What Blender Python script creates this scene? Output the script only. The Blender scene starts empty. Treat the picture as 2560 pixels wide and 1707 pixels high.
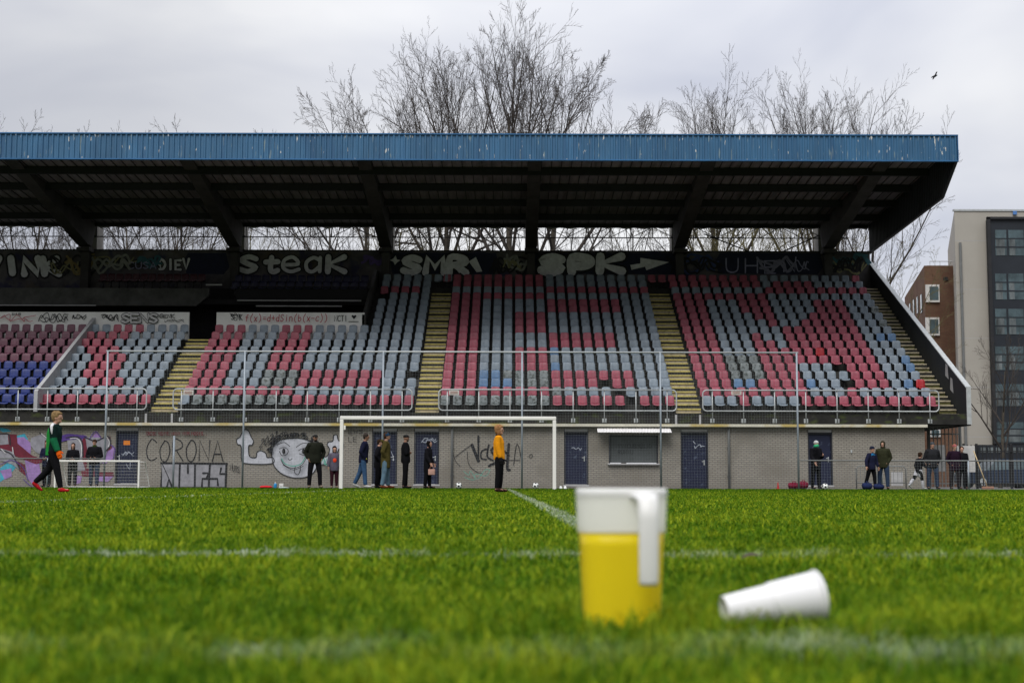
import bpy, bmesh, math, random
import numpy as np
from mathutils import Vector, Matrix, noise
from mathutils.geometry import tessellate_polygon
R = math.radians
random.seed(7)
SC = bpy.context.scene
COL = SC.collection

# ------------------------------------------------------------ camera
CH = 0.24                                # camera height above the turf (m)
FPX = 3556.0                             # focal length in photo pixels (50 mm on 36 mm)
TH = math.atan((1204.6-853.5)/FPX)       # pitched up
ROLL = 0.00255
cd = bpy.data.cameras.new('camera'); cam = bpy.data.objects.new('camera', cd); COL.objects.link(cam)
cd.lens = 50.0; cd.sensor_width = 36.0; cd.clip_start = 0.05; cd.clip_end = 3000
cam.location = (0, 0, CH)
cam.rotation_euler = (Matrix.Rotation(math.pi/2+TH, 3, 'X') @ Matrix.Rotation(ROLL, 3, 'Z')).to_euler()
cd.dof.use_dof = True; cd.dof.focus_distance = 42.0; cd.dof.aperture_fstop = 4.6
SC.camera = cam
SC.view_settings.view_transform = 'Standard'; SC.view_settings.look = 'None'
SC.view_settings.exposure = 0.32; SC.view_settings.gamma = 1.0

def P(px, py, Y):
    """photo pixel -> (x, z) on the vertical plane at distance Y"""
    v = py - ROLL*(px-1280); u = px + ROLL*(py-853.5)
    t = (853.5-v)/FPX; c, s = math.cos(TH), math.sin(TH)
    z = Y*(s+t*c)/(c-t*s); d = Y*c+z*s
    return (u-1280)*d/FPX, z+CH
def PX(px, py, Y): return P(px, py, Y)[0]
def PZ(px, py, Y): return P(px, py, Y)[1]

# ------------------------------------------------------------ world: overcast sky
w = bpy.data.worlds.new('World'); SC.world = w; w.use_nodes = True
nt = w.node_tree; nt.nodes.clear()
def N(nt, t, **k):
    n = nt.nodes.new(t)
    for a, b in k.items(): setattr(n, a, b)
    return n
SUN_EL, SUN_AZ = R(50), R(200)           # behind thin cloud, high behind the camera
out = N(nt, 'ShaderNodeOutputWorld'); bg = N(nt, 'ShaderNodeBackground'); bg2 = N(nt, 'ShaderNodeBackground'); add = N(nt, 'ShaderNodeAddShader')
sky = N(nt, 'ShaderNodeTexSky', sky_type='NISHITA', sun_disc=False); sky.sun_elevation = SUN_EL; sky.sun_rotation = SUN_AZ
sky.air_density = 1.0; sky.dust_density = 4.0
nt.links.new(sky.outputs[0], bg.inputs[0]); bg.inputs[1].default_value = 0.012
tc = N(nt, 'ShaderNodeTexCoord'); sep = N(nt, 'ShaderNodeSeparateXYZ'); nt.links.new(tc.outputs['Generated'], sep.inputs[0])
mp = N(nt, 'ShaderNodeMapping'); mp.inputs['Scale'].default_value = (1.0, 1.0, 2.6); nt.links.new(tc.outputs['Generated'], mp.inputs[0])
n1 = N(nt, 'ShaderNodeTexNoise'); n1.inputs['Scale'].default_value = 3.2; n1.inputs['Detail'].default_value = 4.0; n1.inputs['Roughness'].default_value = 0.45
n1.inputs['Distortion'].default_value = 0.4
nt.links.new(mp.outputs[0], n1.inputs[0])
rp = N(nt, 'ShaderNodeValToRGB'); e = rp.color_ramp.elements
e[0].position = 0.30; e[0].color = (0.39, 0.405, 0.47, 1); e[1].position = 0.66; e[1].color = (0.64, 0.64, 0.65, 1)
nt.links.new(n1.outputs[0], rp.inputs[0])
# brighter cloud towards the middle and right of the view: a thin patch in the cloud deck around a direction
dotn = N(nt, 'ShaderNodeVectorMath', operation='DOT_PRODUCT'); nt.links.new(tc.outputs['Generated'], dotn.inputs[0])
bd = Vector((0.13, 1.0, 0.22)).normalized(); dotn.inputs[1].default_value = bd
mr = N(nt, 'ShaderNodeMapRange', interpolation_type='SMOOTHSTEP'); mr.inputs[1].default_value = 0.92; mr.inputs[2].default_value = 1.0
mr.inputs[3].default_value = 0.86; mr.inputs[4].default_value = 1.10
nt.links.new(dotn.outputs['Value'], mr.inputs[0])
# an overcast sky is about three times brighter overhead than at the horizon
el = N(nt, 'ShaderNodeMapRange'); el.inputs[1].default_value = 0.25; el.inputs[2].default_value = 1.0; el.inputs[3].default_value = 1.0; el.inputs[4].default_value = 2.3
nt.links.new(sep.outputs[2], el.inputs[0])
m1 = N(nt, 'ShaderNodeMath', operation='MULTIPLY'); nt.links.new(mr.outputs[0], m1.inputs[0]); nt.links.new(el.outputs[0], m1.inputs[1])
# sky dimmed low down behind the camera, added to darken the upper seat rows
yb_ = N(nt, 'ShaderNodeMapRange', interpolation_type='SMOOTHSTEP'); yb_.inputs[1].default_value = -0.1; yb_.inputs[2].default_value = -0.7; yb_.inputs[3].default_value = 0.0; yb_.inputs[4].default_value = 0.68
nt.links.new(sep.outputs[1], yb_.inputs[0])
zb_ = N(nt, 'ShaderNodeMapRange', interpolation_type='SMOOTHSTEP'); zb_.inputs[1].default_value = 0.12; zb_.inputs[2].default_value = 0.55; zb_.inputs[3].default_value = 1.0; zb_.inputs[4].default_value = 0.0
nt.links.new(sep.outputs[2], zb_.inputs[0])
q1 = N(nt, 'ShaderNodeMath', operation='MULTIPLY'); nt.links.new(yb_.outputs[0], q1.inputs[0]); nt.links.new(zb_.outputs[0], q1.inputs[1])
q2 = N(nt, 'ShaderNodeMath', operation='SUBTRACT'); q2.inputs[0].default_value = 1.0; nt.links.new(q1.outputs[0], q2.inputs[1])
q3 = N(nt, 'ShaderNodeMath', operation='MULTIPLY'); nt.links.new(m1.outputs[0], q3.inputs[0]); nt.links.new(q2.outputs[0], q3.inputs[1])
nt.links.new(rp.outputs[0], bg2.inputs[0]); nt.links.new(q3.outputs[0], bg2.inputs[1])
nt.links.new(bg.outputs[0], add.inputs[0]); nt.links.new(bg2.outputs[0], add.inputs[1]); nt.links.new(add.outputs[0], out.inputs[0])
sd = bpy.data.lights.new('sun', 'SUN'); so = bpy.data.objects.new('sun', sd); COL.objects.link(so)
sd.energy = 1.7; sd.angle = R(35); sd.color = (1.0, 0.97, 0.92)
dv = Vector((math.sin(SUN_AZ)*math.cos(SUN_EL), math.cos(SUN_AZ)*math.cos(SUN_EL), math.sin(SUN_EL)))
so.rotation_euler = dv.to_track_quat('Z', 'Y').to_euler(); so.location = (20, 30, 60)

# ------------------------------------------------------------ mesh helpers
class MB:
    def __init__(s): s.v = []; s.f = []; s.m = []
    def add(s, vs, fs, mi=0):
        o = len(s.v); s.v.extend([tuple(v) for v in vs]); s.f.extend([tuple(i+o for i in f) for f in fs]); s.m.extend([mi]*len(fs)); return s
    def box(s, x0, x1, y0, y1, z0, z1, mi=0):
        if x0 > x1: x0, x1 = x1, x0
        return s.add([(x0,y0,z0),(x1,y0,z0),(x1,y1,z0),(x0,y1,z0),(x0,y0,z1),(x1,y0,z1),(x1,y1,z1),(x0,y1,z1)],
              [(0,3,2,1),(4,5,6,7),(0,1,5,4),(1,2,6,5),(2,3,7,6),(3,0,4,7)], mi)
    def bbox(s, x0, x1, y0, y1, z0, z1, b=0.01, mi=0):
        """box with bevelled edges"""
        bm = bmesh.new(); bmesh.ops.create_cube(bm, size=1.0)
        for v in bm.verts: v.co = Vector(((x0+x1)/2+v.co.x*abs(x1-x0), (y0+y1)/2+v.co.y*(y1-y0), (z0+z1)/2+v.co.z*(z1-z0)))
        bmesh.ops.bevel(bm, geom=list(bm.edges), offset=b, segments=2, affect='EDGES', profile=0.6)
        return s.bm(bm, mi)
    def bm(s, bm, mi=0, M=None):
        bm.verts.index_update()
        vs = [(M @ v.co if M else v.co) for v in bm.verts]; fs = [[v.index for v in f.verts] for f in bm.faces]
        bm.free(); return s.add(vs, fs, mi)
    def tube(s, pts, rs, n=8, mi=0, side=None, cap=True):
        """tube through pts; rs = radius or list of radius or list of (a, b); side = vector of the a axis"""
        pts = [Vector(p) for p in pts]; k = len(pts)
        if not isinstance(rs, (list, tuple)): rs = [rs]*k
        vs = []; prev = None
        for i, p in enumerate(pts):
            t = (pts[min(i+1,k-1)]-pts[max(i-1,0)])
            if t.length < 1e-9: t = Vector((0,0,1))
            t.normalize()
            if side is not None: a = Vector(side)
            elif prev is not None: a = prev
            else: a = Vector((0,0,1)) if abs(t.z) < .9 else Vector((1,0,0))
            a = a - t*a.dot(t)
            if a.length < 1e-5: a = Vector((0,1,0)) - t*t.y
            a.normalize(); b = t.cross(a); prev = a
            r = rs[i]; ra, rb = (r if isinstance(r, (list, tuple)) else (r, r))
            for j in range(n):
                q = 2*math.pi*j/n; vs.append(p + a*(ra*math.cos(q)) + b*(rb*math.sin(q)))
        fs = []
        for i in range(k-1):
            for j in range(n):
                j2 = (j+1) % n; fs.append((i*n+j, i*n+j2, (i+1)*n+j2, (i+1)*n+j))
        if cap: fs.append(tuple(range(n-1,-1,-1))); fs.append(tuple((k-1)*n+j for j in range(n)))
        return s.add(vs, fs, mi)
    def lathe(s, prof, n=32, M=None, mi=0, sq=None):
        """profile [(r, z)] around z; sq = superellipse power for rounded-square sections"""
        vs = []
        for r, z in prof:
            for j in range(n):
                q = 2*math.pi*j/n; c, sn = math.cos(q), math.sin(q); k = 1.0
                if sq: k = (abs(c)**sq+abs(sn)**sq)**(-1.0/sq)
                v = Vector((r*c*k, r*sn*k, z)); vs.append(M @ v if M else v)
        fs = [(i*n+j, i*n+(j+1)%n, (i+1)*n+(j+1)%n, (i+1)*n+j) for i in range(len(prof)-1) for j in range(n)]
        return s.add(vs, fs, mi)
    def ell(s, c, r, M=None, mi=0, u=16, v=10):
        bm = bmesh.new(); bmesh.ops.create_uvsphere(bm, u_segments=u, v_segments=v, radius=1.0)
        T = Matrix.Translation(Vector(c)) @ (M.to_4x4() if M else Matrix.Identity(4)) @ Matrix.Diagonal((r[0], r[1], r[2], 1))
        return s.bm(bm, mi, T)
    def prism(s, poly, y0, y1, mi=0):
        """polygon in x,z extruded along y"""
        n = len(poly); vs = [(x,y0,z) for x,z in poly]+[(x,y1,z) for x,z in poly]
        tri = tessellate_polygon([[Vector((x,z,0)) for x,z in poly]])
        fs = [tuple(t) for t in tri]+[tuple(i+n for i in reversed(t)) for t in tri]+[(i,(i+1)%n,(i+1)%n+n,i+n) for i in range(n)]
        return s.add(vs, fs, mi)
    def prismx(s, poly, x0, x1, mi=0):
        n = len(poly); vs = [(x0,y,z) for y,z in poly]+[(x1,y,z) for y,z in poly]
        tri = tessellate_polygon([[Vector((y,z,0)) for y,z in poly]])
        fs = [tuple(t) for t in tri]+[tuple(i+n for i in reversed(t)) for t in tri]+[(i,(i+1)%n,(i+1)%n+n,i+n) for i in range(n)]
        return s.add(vs, fs, mi)
    def mesh(s, name, mats, org=(0,0,0), smooth=False):
        me = bpy.data.meshes.new(name)
        o = Vector(org); me.from_pydata([(v[0]-o.x, v[1]-o.y, v[2]-o.z) for v in s.v], [], s.f)
        if not isinstance(mats, (list, tuple)): mats = [mats]
        for m in mats: me.materials.append(m)
        if len(mats) > 1: me.polygons.foreach_set('material_index', s.m)
        bm = bmesh.new(); bm.from_mesh(me); bmesh.ops.recalc_face_normals(bm, faces=bm.faces); bm.to_mesh(me); bm.free()
        if smooth: me.polygons.foreach_set('use_smooth', [True]*len(me.polygons))
        me.update(); return me

def tag(o, label=None, cat=None, group=None, kind=None):
    if label:
        nwords = len(label.split()); assert 4 <= nwords <= 16, label
        o['label'] = label
    if cat: o['category'] = cat
    if group: o['group'] = group
    if kind: o['kind'] = kind
    return o
def thing(name, loc, label, cat, group=None, rz=0.0):
    o = bpy.data.objects.new(name, None); o.empty_display_size = 0.2; COL.objects.link(o)
    o.location = loc; o.rotation_euler = (0, 0, rz); tag(o, label, cat, group); return o
def obj(name, mb, mat, parent=None, smooth=False, label=None, local=False, org=None):
    """link a mesh; geometry is in world coordinates unless local=True (thing's own frame)"""
    o0 = Vector((0,0,0))
    if parent is not None and not local:
        p = parent; 
        while p is not None: o0 += Vector(p.location); p = p.parent
    if org is not None and parent is None: o0 = Vector(org)
    me = mb.mesh(name, mat, o0, smooth) if isinstance(mb, MB) else mb
    o = bpy.data.objects.new(name, me); COL.objects.link(o)
    if parent is not None: o.parent = parent
    elif org is not None: o.location = org
    if label: o['label'] = label
    return o
def children(o): return [c for c in bpy.data.objects if c.parent == o]
def copy_tree(o, kids, parent=None):
    c = o.copy(); COL.objects.link(c); c.parent = parent
    for ch, sub in kids:
        d = ch.copy(); COL.objects.link(d); d.parent = c
        for g in sub: h = g.copy(); COL.objects.link(h); h.parent = d
    return c
def kidlist(o): return [(c, children(c)) for c in children(o)]

# ------------------------------------------------------------ materials
def mat(name, col, rough=0.8, var=0.12, scale=4.0, metal=0.0, bump=0.0, col2=None, detail=4.0, stretch=None, spec=0.4, thr=None, bscale=None):
    """principled with noise variation between col and col2 (or a darker col), world position space"""
    m = bpy.data.materials.new(name); m.use_nodes = True; nt = m.node_tree; b = nt.nodes['Principled BSDF']
    b.inputs['Roughness'].default_value = rough; b.inputs['Metallic'].default_value = metal; b.inputs['Specular IOR Level'].default_value = spec
    g = N(nt, 'ShaderNodeNewGeometry'); src = g.outputs['Position']
    if stretch:
        q = N(nt, 'ShaderNodeMapping'); q.inputs['Scale'].default_value = stretch; nt.links.new(src, q.inputs[0]); src = q.outputs[0]
    n = N(nt, 'ShaderNodeTexNoise'); n.inputs['Scale'].default_value = scale; n.inputs['Detail'].default_value = detail; n.inputs['Roughness'].default_value = 0.65
    nt.links.new(src, n.inputs[0])
    if thr is None: thr = (0.3, 0.7)
    r = N(nt, 'ShaderNodeValToRGB'); e = r.color_ramp.elements; e[0].position, e[1].position = thr
    c2 = col2 if col2 else tuple(max(0, c*(1-2*var)) for c in col)
    e[0].color = (*c2, 1); e[1].color = (*col, 1)
    nt.links.new(n.outputs[0], r.inputs[0]); nt.links.new(r.outputs[0], b.inputs['Base Color'])
    if bump:
        bn = N(nt, 'ShaderNodeTexNoise'); bn.inputs['Scale'].default_value = bscale or scale*6; bn.inputs['Detail'].default_value = 3; nt.links.new(src, bn.inputs[0])
        bp = N(nt, 'ShaderNodeBump'); bp.inputs['Strength'].default_value = bump; bp.inputs['Distance'].default_value = 0.02
        nt.links.new(bn.outputs[0], bp.inputs['Height']); nt.links.new(bp.outputs[0], b.inputs['Normal'])
    return m
def mixin(m, col, scale, thr, stretch=None, detail=5.0, fac=1.0, seed=0.0):
    """lay a second stain / wear colour over a material where a noise passes thr"""
    nt = m.node_tree; b = nt.nodes['Principled BSDF']; old = b.inputs['Base Color'].links[0].from_socket
    g = N(nt, 'ShaderNodeNewGeometry'); q = N(nt, 'ShaderNodeMapping'); q.inputs['Scale'].default_value = stretch or (1,1,1); q.inputs['Location'].default_value = (seed, seed*1.7, seed*.3)
    nt.links.new(g.outputs['Position'], q.inputs[0])
    n = N(nt, 'ShaderNodeTexNoise'); n.inputs['Scale'].default_value = scale; n.inputs['Detail'].default_value = detail; nt.links.new(q.outputs[0], n.inputs[0])
    r = N(nt, 'ShaderNodeMapRange'); r.inputs[1].default_value, r.inputs[2].default_value = thr; r.inputs[3].default_value = 0; r.inputs[4].default_value = fac
    nt.links.new(n.outputs[0], r.inputs[0])
    x = N(nt, 'ShaderNodeMix', data_type='RGBA'); nt.links.new(r.outputs[0], x.inputs['Factor']); nt.links.new(old, x.inputs['A']); x.inputs['B'].default_value = (*col, 1)
    nt.links.new(x.outputs['Result'], b.inputs['Base Color']); return m
def paint(name, col, var=0.15): return mat(name, col, 0.75, var*1.5, 4.5, detail=8)

def brick_mat(name, c1, c2, mortar, bw=0.21, bh=0.075, ms=0.012, dirt=(0.05,0.05,0.045), plane='xz'):
    m = bpy.data.materials.new(name); m.use_nodes = True; nt = m.node_tree; b = nt.nodes['Principled BSDF']; b.inputs['Roughness'].default_value = 0.9
    b.inputs['Specular IOR Level'].default_value = 0.2
    g = N(nt, 'ShaderNodeNewGeometry'); s = N(nt, 'ShaderNodeSeparateXYZ'); c = N(nt, 'ShaderNodeCombineXYZ'); nt.links.new(g.outputs['Position'], s.inputs[0])
    ad = N(nt, 'ShaderNodeMath', operation='ADD'); nt.links.new(s.outputs[0], ad.inputs[0]); nt.links.new(s.outputs[1], ad.inputs[1])
    nt.links.new(ad.outputs[0], c.inputs[0]); nt.links.new(s.outputs[2], c.inputs[1])
    t = N(nt, 'ShaderNodeTexBrick'); t.inputs['Scale'].default_value = 1.0; t.inputs['Brick Width'].default_value = bw; t.inputs['Row Height'].default_value = bh
    t.inputs['Mortar Size'].default_value = ms; t.inputs['Color1'].default_value = (*c1,1); t.inputs['Color2'].default_value = (*c2,1); t.inputs['Mortar'].default_value = (*mortar,1)
    nt.links.new(c.outputs[0], t.inputs[0])
    n = N(nt, 'ShaderNodeTexNoise'); n.inputs['Scale'].default_value = 0.9; n.inputs['Detail'].default_value = 7; nt.links.new(g.outputs['Position'], n.inputs[0])
    r = N(nt, 'ShaderNodeMapRange'); r.inputs[1].default_value = 0.44; r.inputs[2].default_value = 0.66; r.inputs[4].default_value = 0.6; nt.links.new(n.outputs[0], r.inputs[0])
    # grime splashed up from the ground
    zr = N(nt, 'ShaderNodeMapRange'); zr.inputs[1].default_value = 0.45; zr.inputs[2].default_value = 0.0; zr.inputs[3].default_value = 0.0; zr.inputs[4].default_value = 0.55; nt.links.new(s.outputs[2], zr.inputs[0])
    mx = N(nt, 'ShaderNodeMath', operation='MAXIMUM'); nt.links.new(r.outputs[0], mx.inputs[0]); nt.links.new(zr.outputs[0], mx.inputs[1])
    x = N(nt, 'ShaderNodeMix', data_type='RGBA'); nt.links.new(mx.outputs[0], x.inputs['Factor']); nt.links.new(t.outputs[0], x.inputs['A']); x.inputs['B'].default_value = (*dirt,1)
    nt.links.new(x.outputs['Result'], b.inputs['Base Color'])
    bp = N(nt, 'ShaderNodeBump'); bp.inputs['Strength'].default_value = 0.5; bp.inputs['Distance'].default_value = 0.01; bp.invert = True
    nt.links.new(t.outputs['Fac'], bp.inputs['Height']); nt.links.new(bp.outputs[0], b.inputs['Normal'])
    return m

M = {}
M['fascia'] = mixin(mixin(mixin(mat('blue_sheet_paint', (0.05,0.165,0.32), 0.5, 0.2, 0.7, stretch=(1,1,.3)), (0.30,0.36,0.33), 9.0, (0.63,0.69), (1,1,.13), fac=0.6, seed=8.0), (0.6,0.6,0.58), 3.0, (0.665,0.68), (3,1,.6), seed=3.0), (0.015,0.07,0.17), 2.0, (0.5,0.8), (2,1,.15), fac=.7)
M['blue_trim'] = mat('blue_trim', (0.03,0.16,0.38), 0.5, 0.2, 1.0)
M['ceiling'] = mat('ceiling_sheet', (0.30,0.27,0.30), 0.8, 0.3, 1.2, stretch=(3,.3,1))
M['steel_dark'] = mat('dark_steel', (0.022,0.023,0.027), 0.7, 0.2, 2.0)
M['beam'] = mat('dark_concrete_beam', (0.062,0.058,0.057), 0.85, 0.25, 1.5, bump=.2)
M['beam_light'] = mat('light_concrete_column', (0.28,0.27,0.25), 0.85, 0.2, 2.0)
M['sheet_dark'] = mat('dark_sheet_cladding', (0.022,0.026,0.033), 0.6, 0.3, .9, stretch=(1,1,.2))
M['concrete_dark'] = mixin(mat('wet_dark_concrete', (0.055,0.054,0.048), 0.75, 0.3, 1.8, bump=.3), (0.05,0.065,0.02), 1.1, (0.55,0.7), fac=.7, seed=4)
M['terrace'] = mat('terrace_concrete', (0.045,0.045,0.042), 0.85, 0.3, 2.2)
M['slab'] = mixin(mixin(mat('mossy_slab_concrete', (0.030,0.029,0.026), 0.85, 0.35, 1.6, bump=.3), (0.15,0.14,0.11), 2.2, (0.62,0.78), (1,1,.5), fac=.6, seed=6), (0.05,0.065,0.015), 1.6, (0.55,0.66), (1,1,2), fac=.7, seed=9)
M['stair'] = mixin(mat('worn_stair_paint', (0.50,0.44,0.31), 0.85, 0.15, 3.0, detail=8), (0.14,0.12,0.09), 7.0, (0.54,0.70), fac=.75)
M['nosing'] = mixin(mat('yellow_nosing_paint', (0.62,0.53,0.17), 0.8, 0.2, 5.0), (0.25,0.22,0.10), 9.0, (0.55,0.68), fac=.8)
M['stair_dark'] = mixin(mat('mossy_stair', (0.17,0.16,0.06), 0.9, 0.3, 3.0), (0.05,0.06,0.02), 4.0, (0.45,0.65), fac=.8)
M['white_parapet'] = mixin(mat('white_parapet_paint', (0.86,0.86,0.84), 0.7, 0.08, 2.0), (0.4,0.4,0.38), 3.0, (0.6,0.8), (1,1,.3), fac=.5)
M['grey_wall'] = mixin(mat('grey_side_wall', (0.42,0.43,0.44), 0.8, 0.1, 2.0), (0.2,0.2,0.2), 3.0, (0.55,0.75), (1,1,.4), fac=.5)
M['box_concrete'] = mat('box_concrete', (0.10,0.10,0.095), 0.9, 0.3, 1.4)
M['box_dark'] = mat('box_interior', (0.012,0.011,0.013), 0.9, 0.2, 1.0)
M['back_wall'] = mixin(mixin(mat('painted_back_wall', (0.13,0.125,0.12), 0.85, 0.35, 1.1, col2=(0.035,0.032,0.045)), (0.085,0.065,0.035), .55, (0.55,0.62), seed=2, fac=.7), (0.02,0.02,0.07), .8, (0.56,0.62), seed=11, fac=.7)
M['brick_grey'] = brick_mat('grey_painted_brick', (0.315,0.295,0.255), (0.27,0.255,0.222), (0.155,0.145,0.13), dirt=(0.17,0.155,0.13))
M['brick_red'] = brick_mat('brown_brick', (0.17,0.085,0.05), (0.13,0.065,0.04), (0.14,0.10,0.075), dirt=(0.10,0.05,0.035))
M['door'] = mixin(mat('navy_door_paint', (0.011,0.016,0.048), 0.5, 0.15, 1.5), (0.10,0.13,0.19), 6.0, (0.64,0.72), fac=.5)
M['frame_dark'] = mat('dark_door_frame', (0.02,0.022,0.03), 0.6)
M['lintel'] = mat('grey_lintel', (0.45,0.45,0.46), 0.7)
M['gutter'] = mixin(mat('cream_gutter', (0.62,0.60,0.50), 0.6, 0.1, 3.0), (0.45,0.33,0.06), .7, (0.5,0.60), (1,1,1), fac=.85, seed=5)
M['shutter'] = mat('grey_roller_shutter', (0.12,0.135,0.14), 0.55, 0.15, 2.0)
M['awning'] = mat('white_awning_sheet', (0.80,0.79,0.80), 0.5, 0.06, 3.0)
M['galv'] = mixin(mat('galvanised_steel', (0.52,0.55,0.56), 0.5, 0.12, 5.0, metal=0.25), (0.28,0.27,0.25), 8.0, (0.6,0.75), fac=.5)
M['galv_post'] = mat('blue_grey_post', (0.33,0.38,0.43), 0.5, 0.12, 4.0, metal=0.2)
M['wire'] = mat('fence_wire', (0.22,0.25,0.26), 0.6, 0.05, 3.0)
M['rail_grey'] = mat('dull_rail', (0.18,0.19,0.19), 0.6)
M['goal'] = mixin(mat('white_goal_paint', (0.83,0.82,0.78), 0.4, 0.04, 2.0), (0.45,0.42,0.36), 9.0, (0.66,0.76), fac=.5)
M['net'] = mat('goal_net_cord', (0.5,0.5,0.48), 0.8)
SEATC = {'R': (0.37,0.085,0.125), 'G': (0.245,0.30,0.36), 'B': (0.12,0.22,0.38), 'N': (0.02,0.04,0.20), 'P': (0.17,0.065,0.10), 'D': (0.21,0.24,0.25), 'K': (0.40,0.015,0.025), 'V': (0.010,0.010,0.045), 'W': (0.055,0.010,0.018)}
for k, c in SEATC.items():
    M['seat'+k] = mixin(mat('seat_plastic_'+k, c, 0.5, 0.2, 2.3, bump=0), tuple(min(1, x*.6+.08) for x in c), 5.0, (0.52,0.8), fac=.45)
    if k in 'DR G': mixin(M['seat'+k], (0.035,0.045,0.035), 9.0 if k == 'D' else 6.0, (0.50,0.62) if k == 'D' else (0.64,0.74), fac=.8 if k == 'D' else .35, seed=3)
M['bracket'] = mat('seat_bracket', (0.03,0.03,0.033), 0.6)
M['bark'] = mat('grey_bark', (0.085,0.072,0.055), 0.95, 0.25, 3.0)
M['bark_green'] = mat('mossy_bark', (0.10,0.095,0.04), 0.95, 0.25, 2.0)
M['twig'] = mat('bare_twigs', (0.062,0.052,0.045), 0.95, 0.25, 1.0)
M['twig_green'] = mat('yellowish_twigs', (0.13,0.115,0.05), 0.95, 0.25, 1.0)
M['render_beige'] = mixin(mat('beige_concrete_panel', (0.40,0.38,0.34), 0.85, 0.05, .4), (0.30,0.27,0.23), .5, (0.5,0.8), (1,1,.15), fac=.4)
M['curtain'] = mat('dark_curtain_wall', (0.022,0.027,0.036), 0.4, 0.15, .5)
M['glass'] = mat('window_glass', (0.10,0.15,0.17), 0.12, 0.35, .8, spec=.8)
M['glass_pale'] = mat('blinds_behind_glass', (0.19,0.22,0.23), 0.3, 0.4, 1.6, stretch=(1,1,.3))
M['white_frame'] = mat('white_window_frame', (0.75,0.74,0.72), 0.5)
M['asphalt'] = mat('grey_paving', (0.17,0.165,0.155), 0.9, 0.15, 2.0, bump=.2)
M['skin'] = mat('skin', (0.50,0.28,0.20), 0.55, 0.06, 12)
M['skin_dark'] = mat('tanned_skin', (0.34,0.18,0.12), 0.55, 0.06, 12)
M['black'] = mat('black_cloth', (0.010,0.010,0.012), 0.9, 0.2, 6, bump=.2)
M['eye'] = mat('eye_dark', (0.02,0.015,0.01), 0.2)
M['lip'] = mat('lips', (0.40,0.14,0.12), 0.5)
def cloth(k, c, v=.18):
    if k not in M: M[k] = mat(k, c, 0.95, v, 7.0, bump=.35, bscale=22, spec=.08)
    return M[k]
# ============================================================ graffiti strokes
def smooth_pts(pts, k=5, closed=False):
    n = len(pts)
    if n < 3 and not closed: return pts
    out = []
    rng = range(n) if closed else range(n-1)
    for i in rng:
        p0 = pts[(i-1) % n] if closed or i > 0 else pts[0]; p1 = pts[i]; p2 = pts[(i+1) % n]
        p3 = pts[(i+2) % n] if closed or i+2 < n else pts[-1]
        for j in range(k):
            t = j/k; a = []
            for d in range(2):
                a.append(.5*((2*p1[d])+(-p0[d]+p2[d])*t+(2*p0[d]-5*p1[d]+4*p2[d]-p3[d])*t*t+(-p0[d]+3*p1[d]-3*p2[d]+p3[d])*t**3))
            out.append(tuple(a))
    if not closed: out.append(pts[-1])
    return out
class Wall:
    """paint on a vertical plane: everything is laid a hair in front of the surface, later strokes further out"""
    def __init__(s, Y): s.Y = Y; s.off = 0.004
    def w(s, px, py): return P(px, py, s.Y)
    def stroke(s, mb, pts, wd, mi=0, sm=True, closed=False, px=True):
        """pts in photo px (px=True) or metres; wd in metres"""
        q = [s.w(*p) for p in pts] if px else list(pts)
        if closed: q = q+[q[0]]
        if sm: q = smooth_pts(q, 4)
        n = len(q); vs = []; s.off += 0.0012; y0 = s.Y-s.off
        wds = wd if isinstance(wd, list) else None
        for i, p in enumerate(q):
            a = q[max(i-1,0)]; b = q[min(i+1,n-1)]
            dx, dz = b[0]-a[0], b[1]-a[1]; L = math.hypot(dx, dz) or 1; nx, nz = -dz/L, dx/L
            h = (wd if not wds else wds[0]+(wds[1]-wds[0])*i/(n-1))/2
            y = y0-0.0008*i/n
            vs += [(p[0]+nx*h, y, p[1]+nz*h), (p[0]-nx*h, y, p[1]-nz*h)]
        mb.add(vs, [(2*i,2*i+1,2*i+3,2*i+2) for i in range(n-1)], mi)
        for e, p in ((0,q[0]),(1,q[-1])):
            h = (wd if not wds else wds[e])/2; o = len(vs); s.off += 0.0002
            y = s.Y-s.off-0.001
            mb.add([(p[0]+h*math.cos(t*math.pi/4), y, p[1]+h*math.sin(t*math.pi/4)) for t in range(8)], [tuple(range(8))], mi)
        return mb
    def fill(s, mb, pts, mi=0, sm=False, px=True):
        q = [s.w(*p) for p in pts] if px else list(pts)
        if sm: q = smooth_pts(q, 4, closed=True)
        s.off += 0.0015; y = s.Y-s.off
        tri = tessellate_polygon([[Vector((x,z,0)) for x,z in q]])
        return mb.add([(x,y,z) for x,z in q], [tuple(t) for t in tri], mi)
    def ellipse(s, mb, cx, cy, rx, ry, mi=0, n=20):
        return s.fill(mb, [(cx+rx*math.cos(2*math.pi*i/n), cy+ry*math.sin(2*math.pi*i/n)) for i in range(n)], mi)
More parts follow.
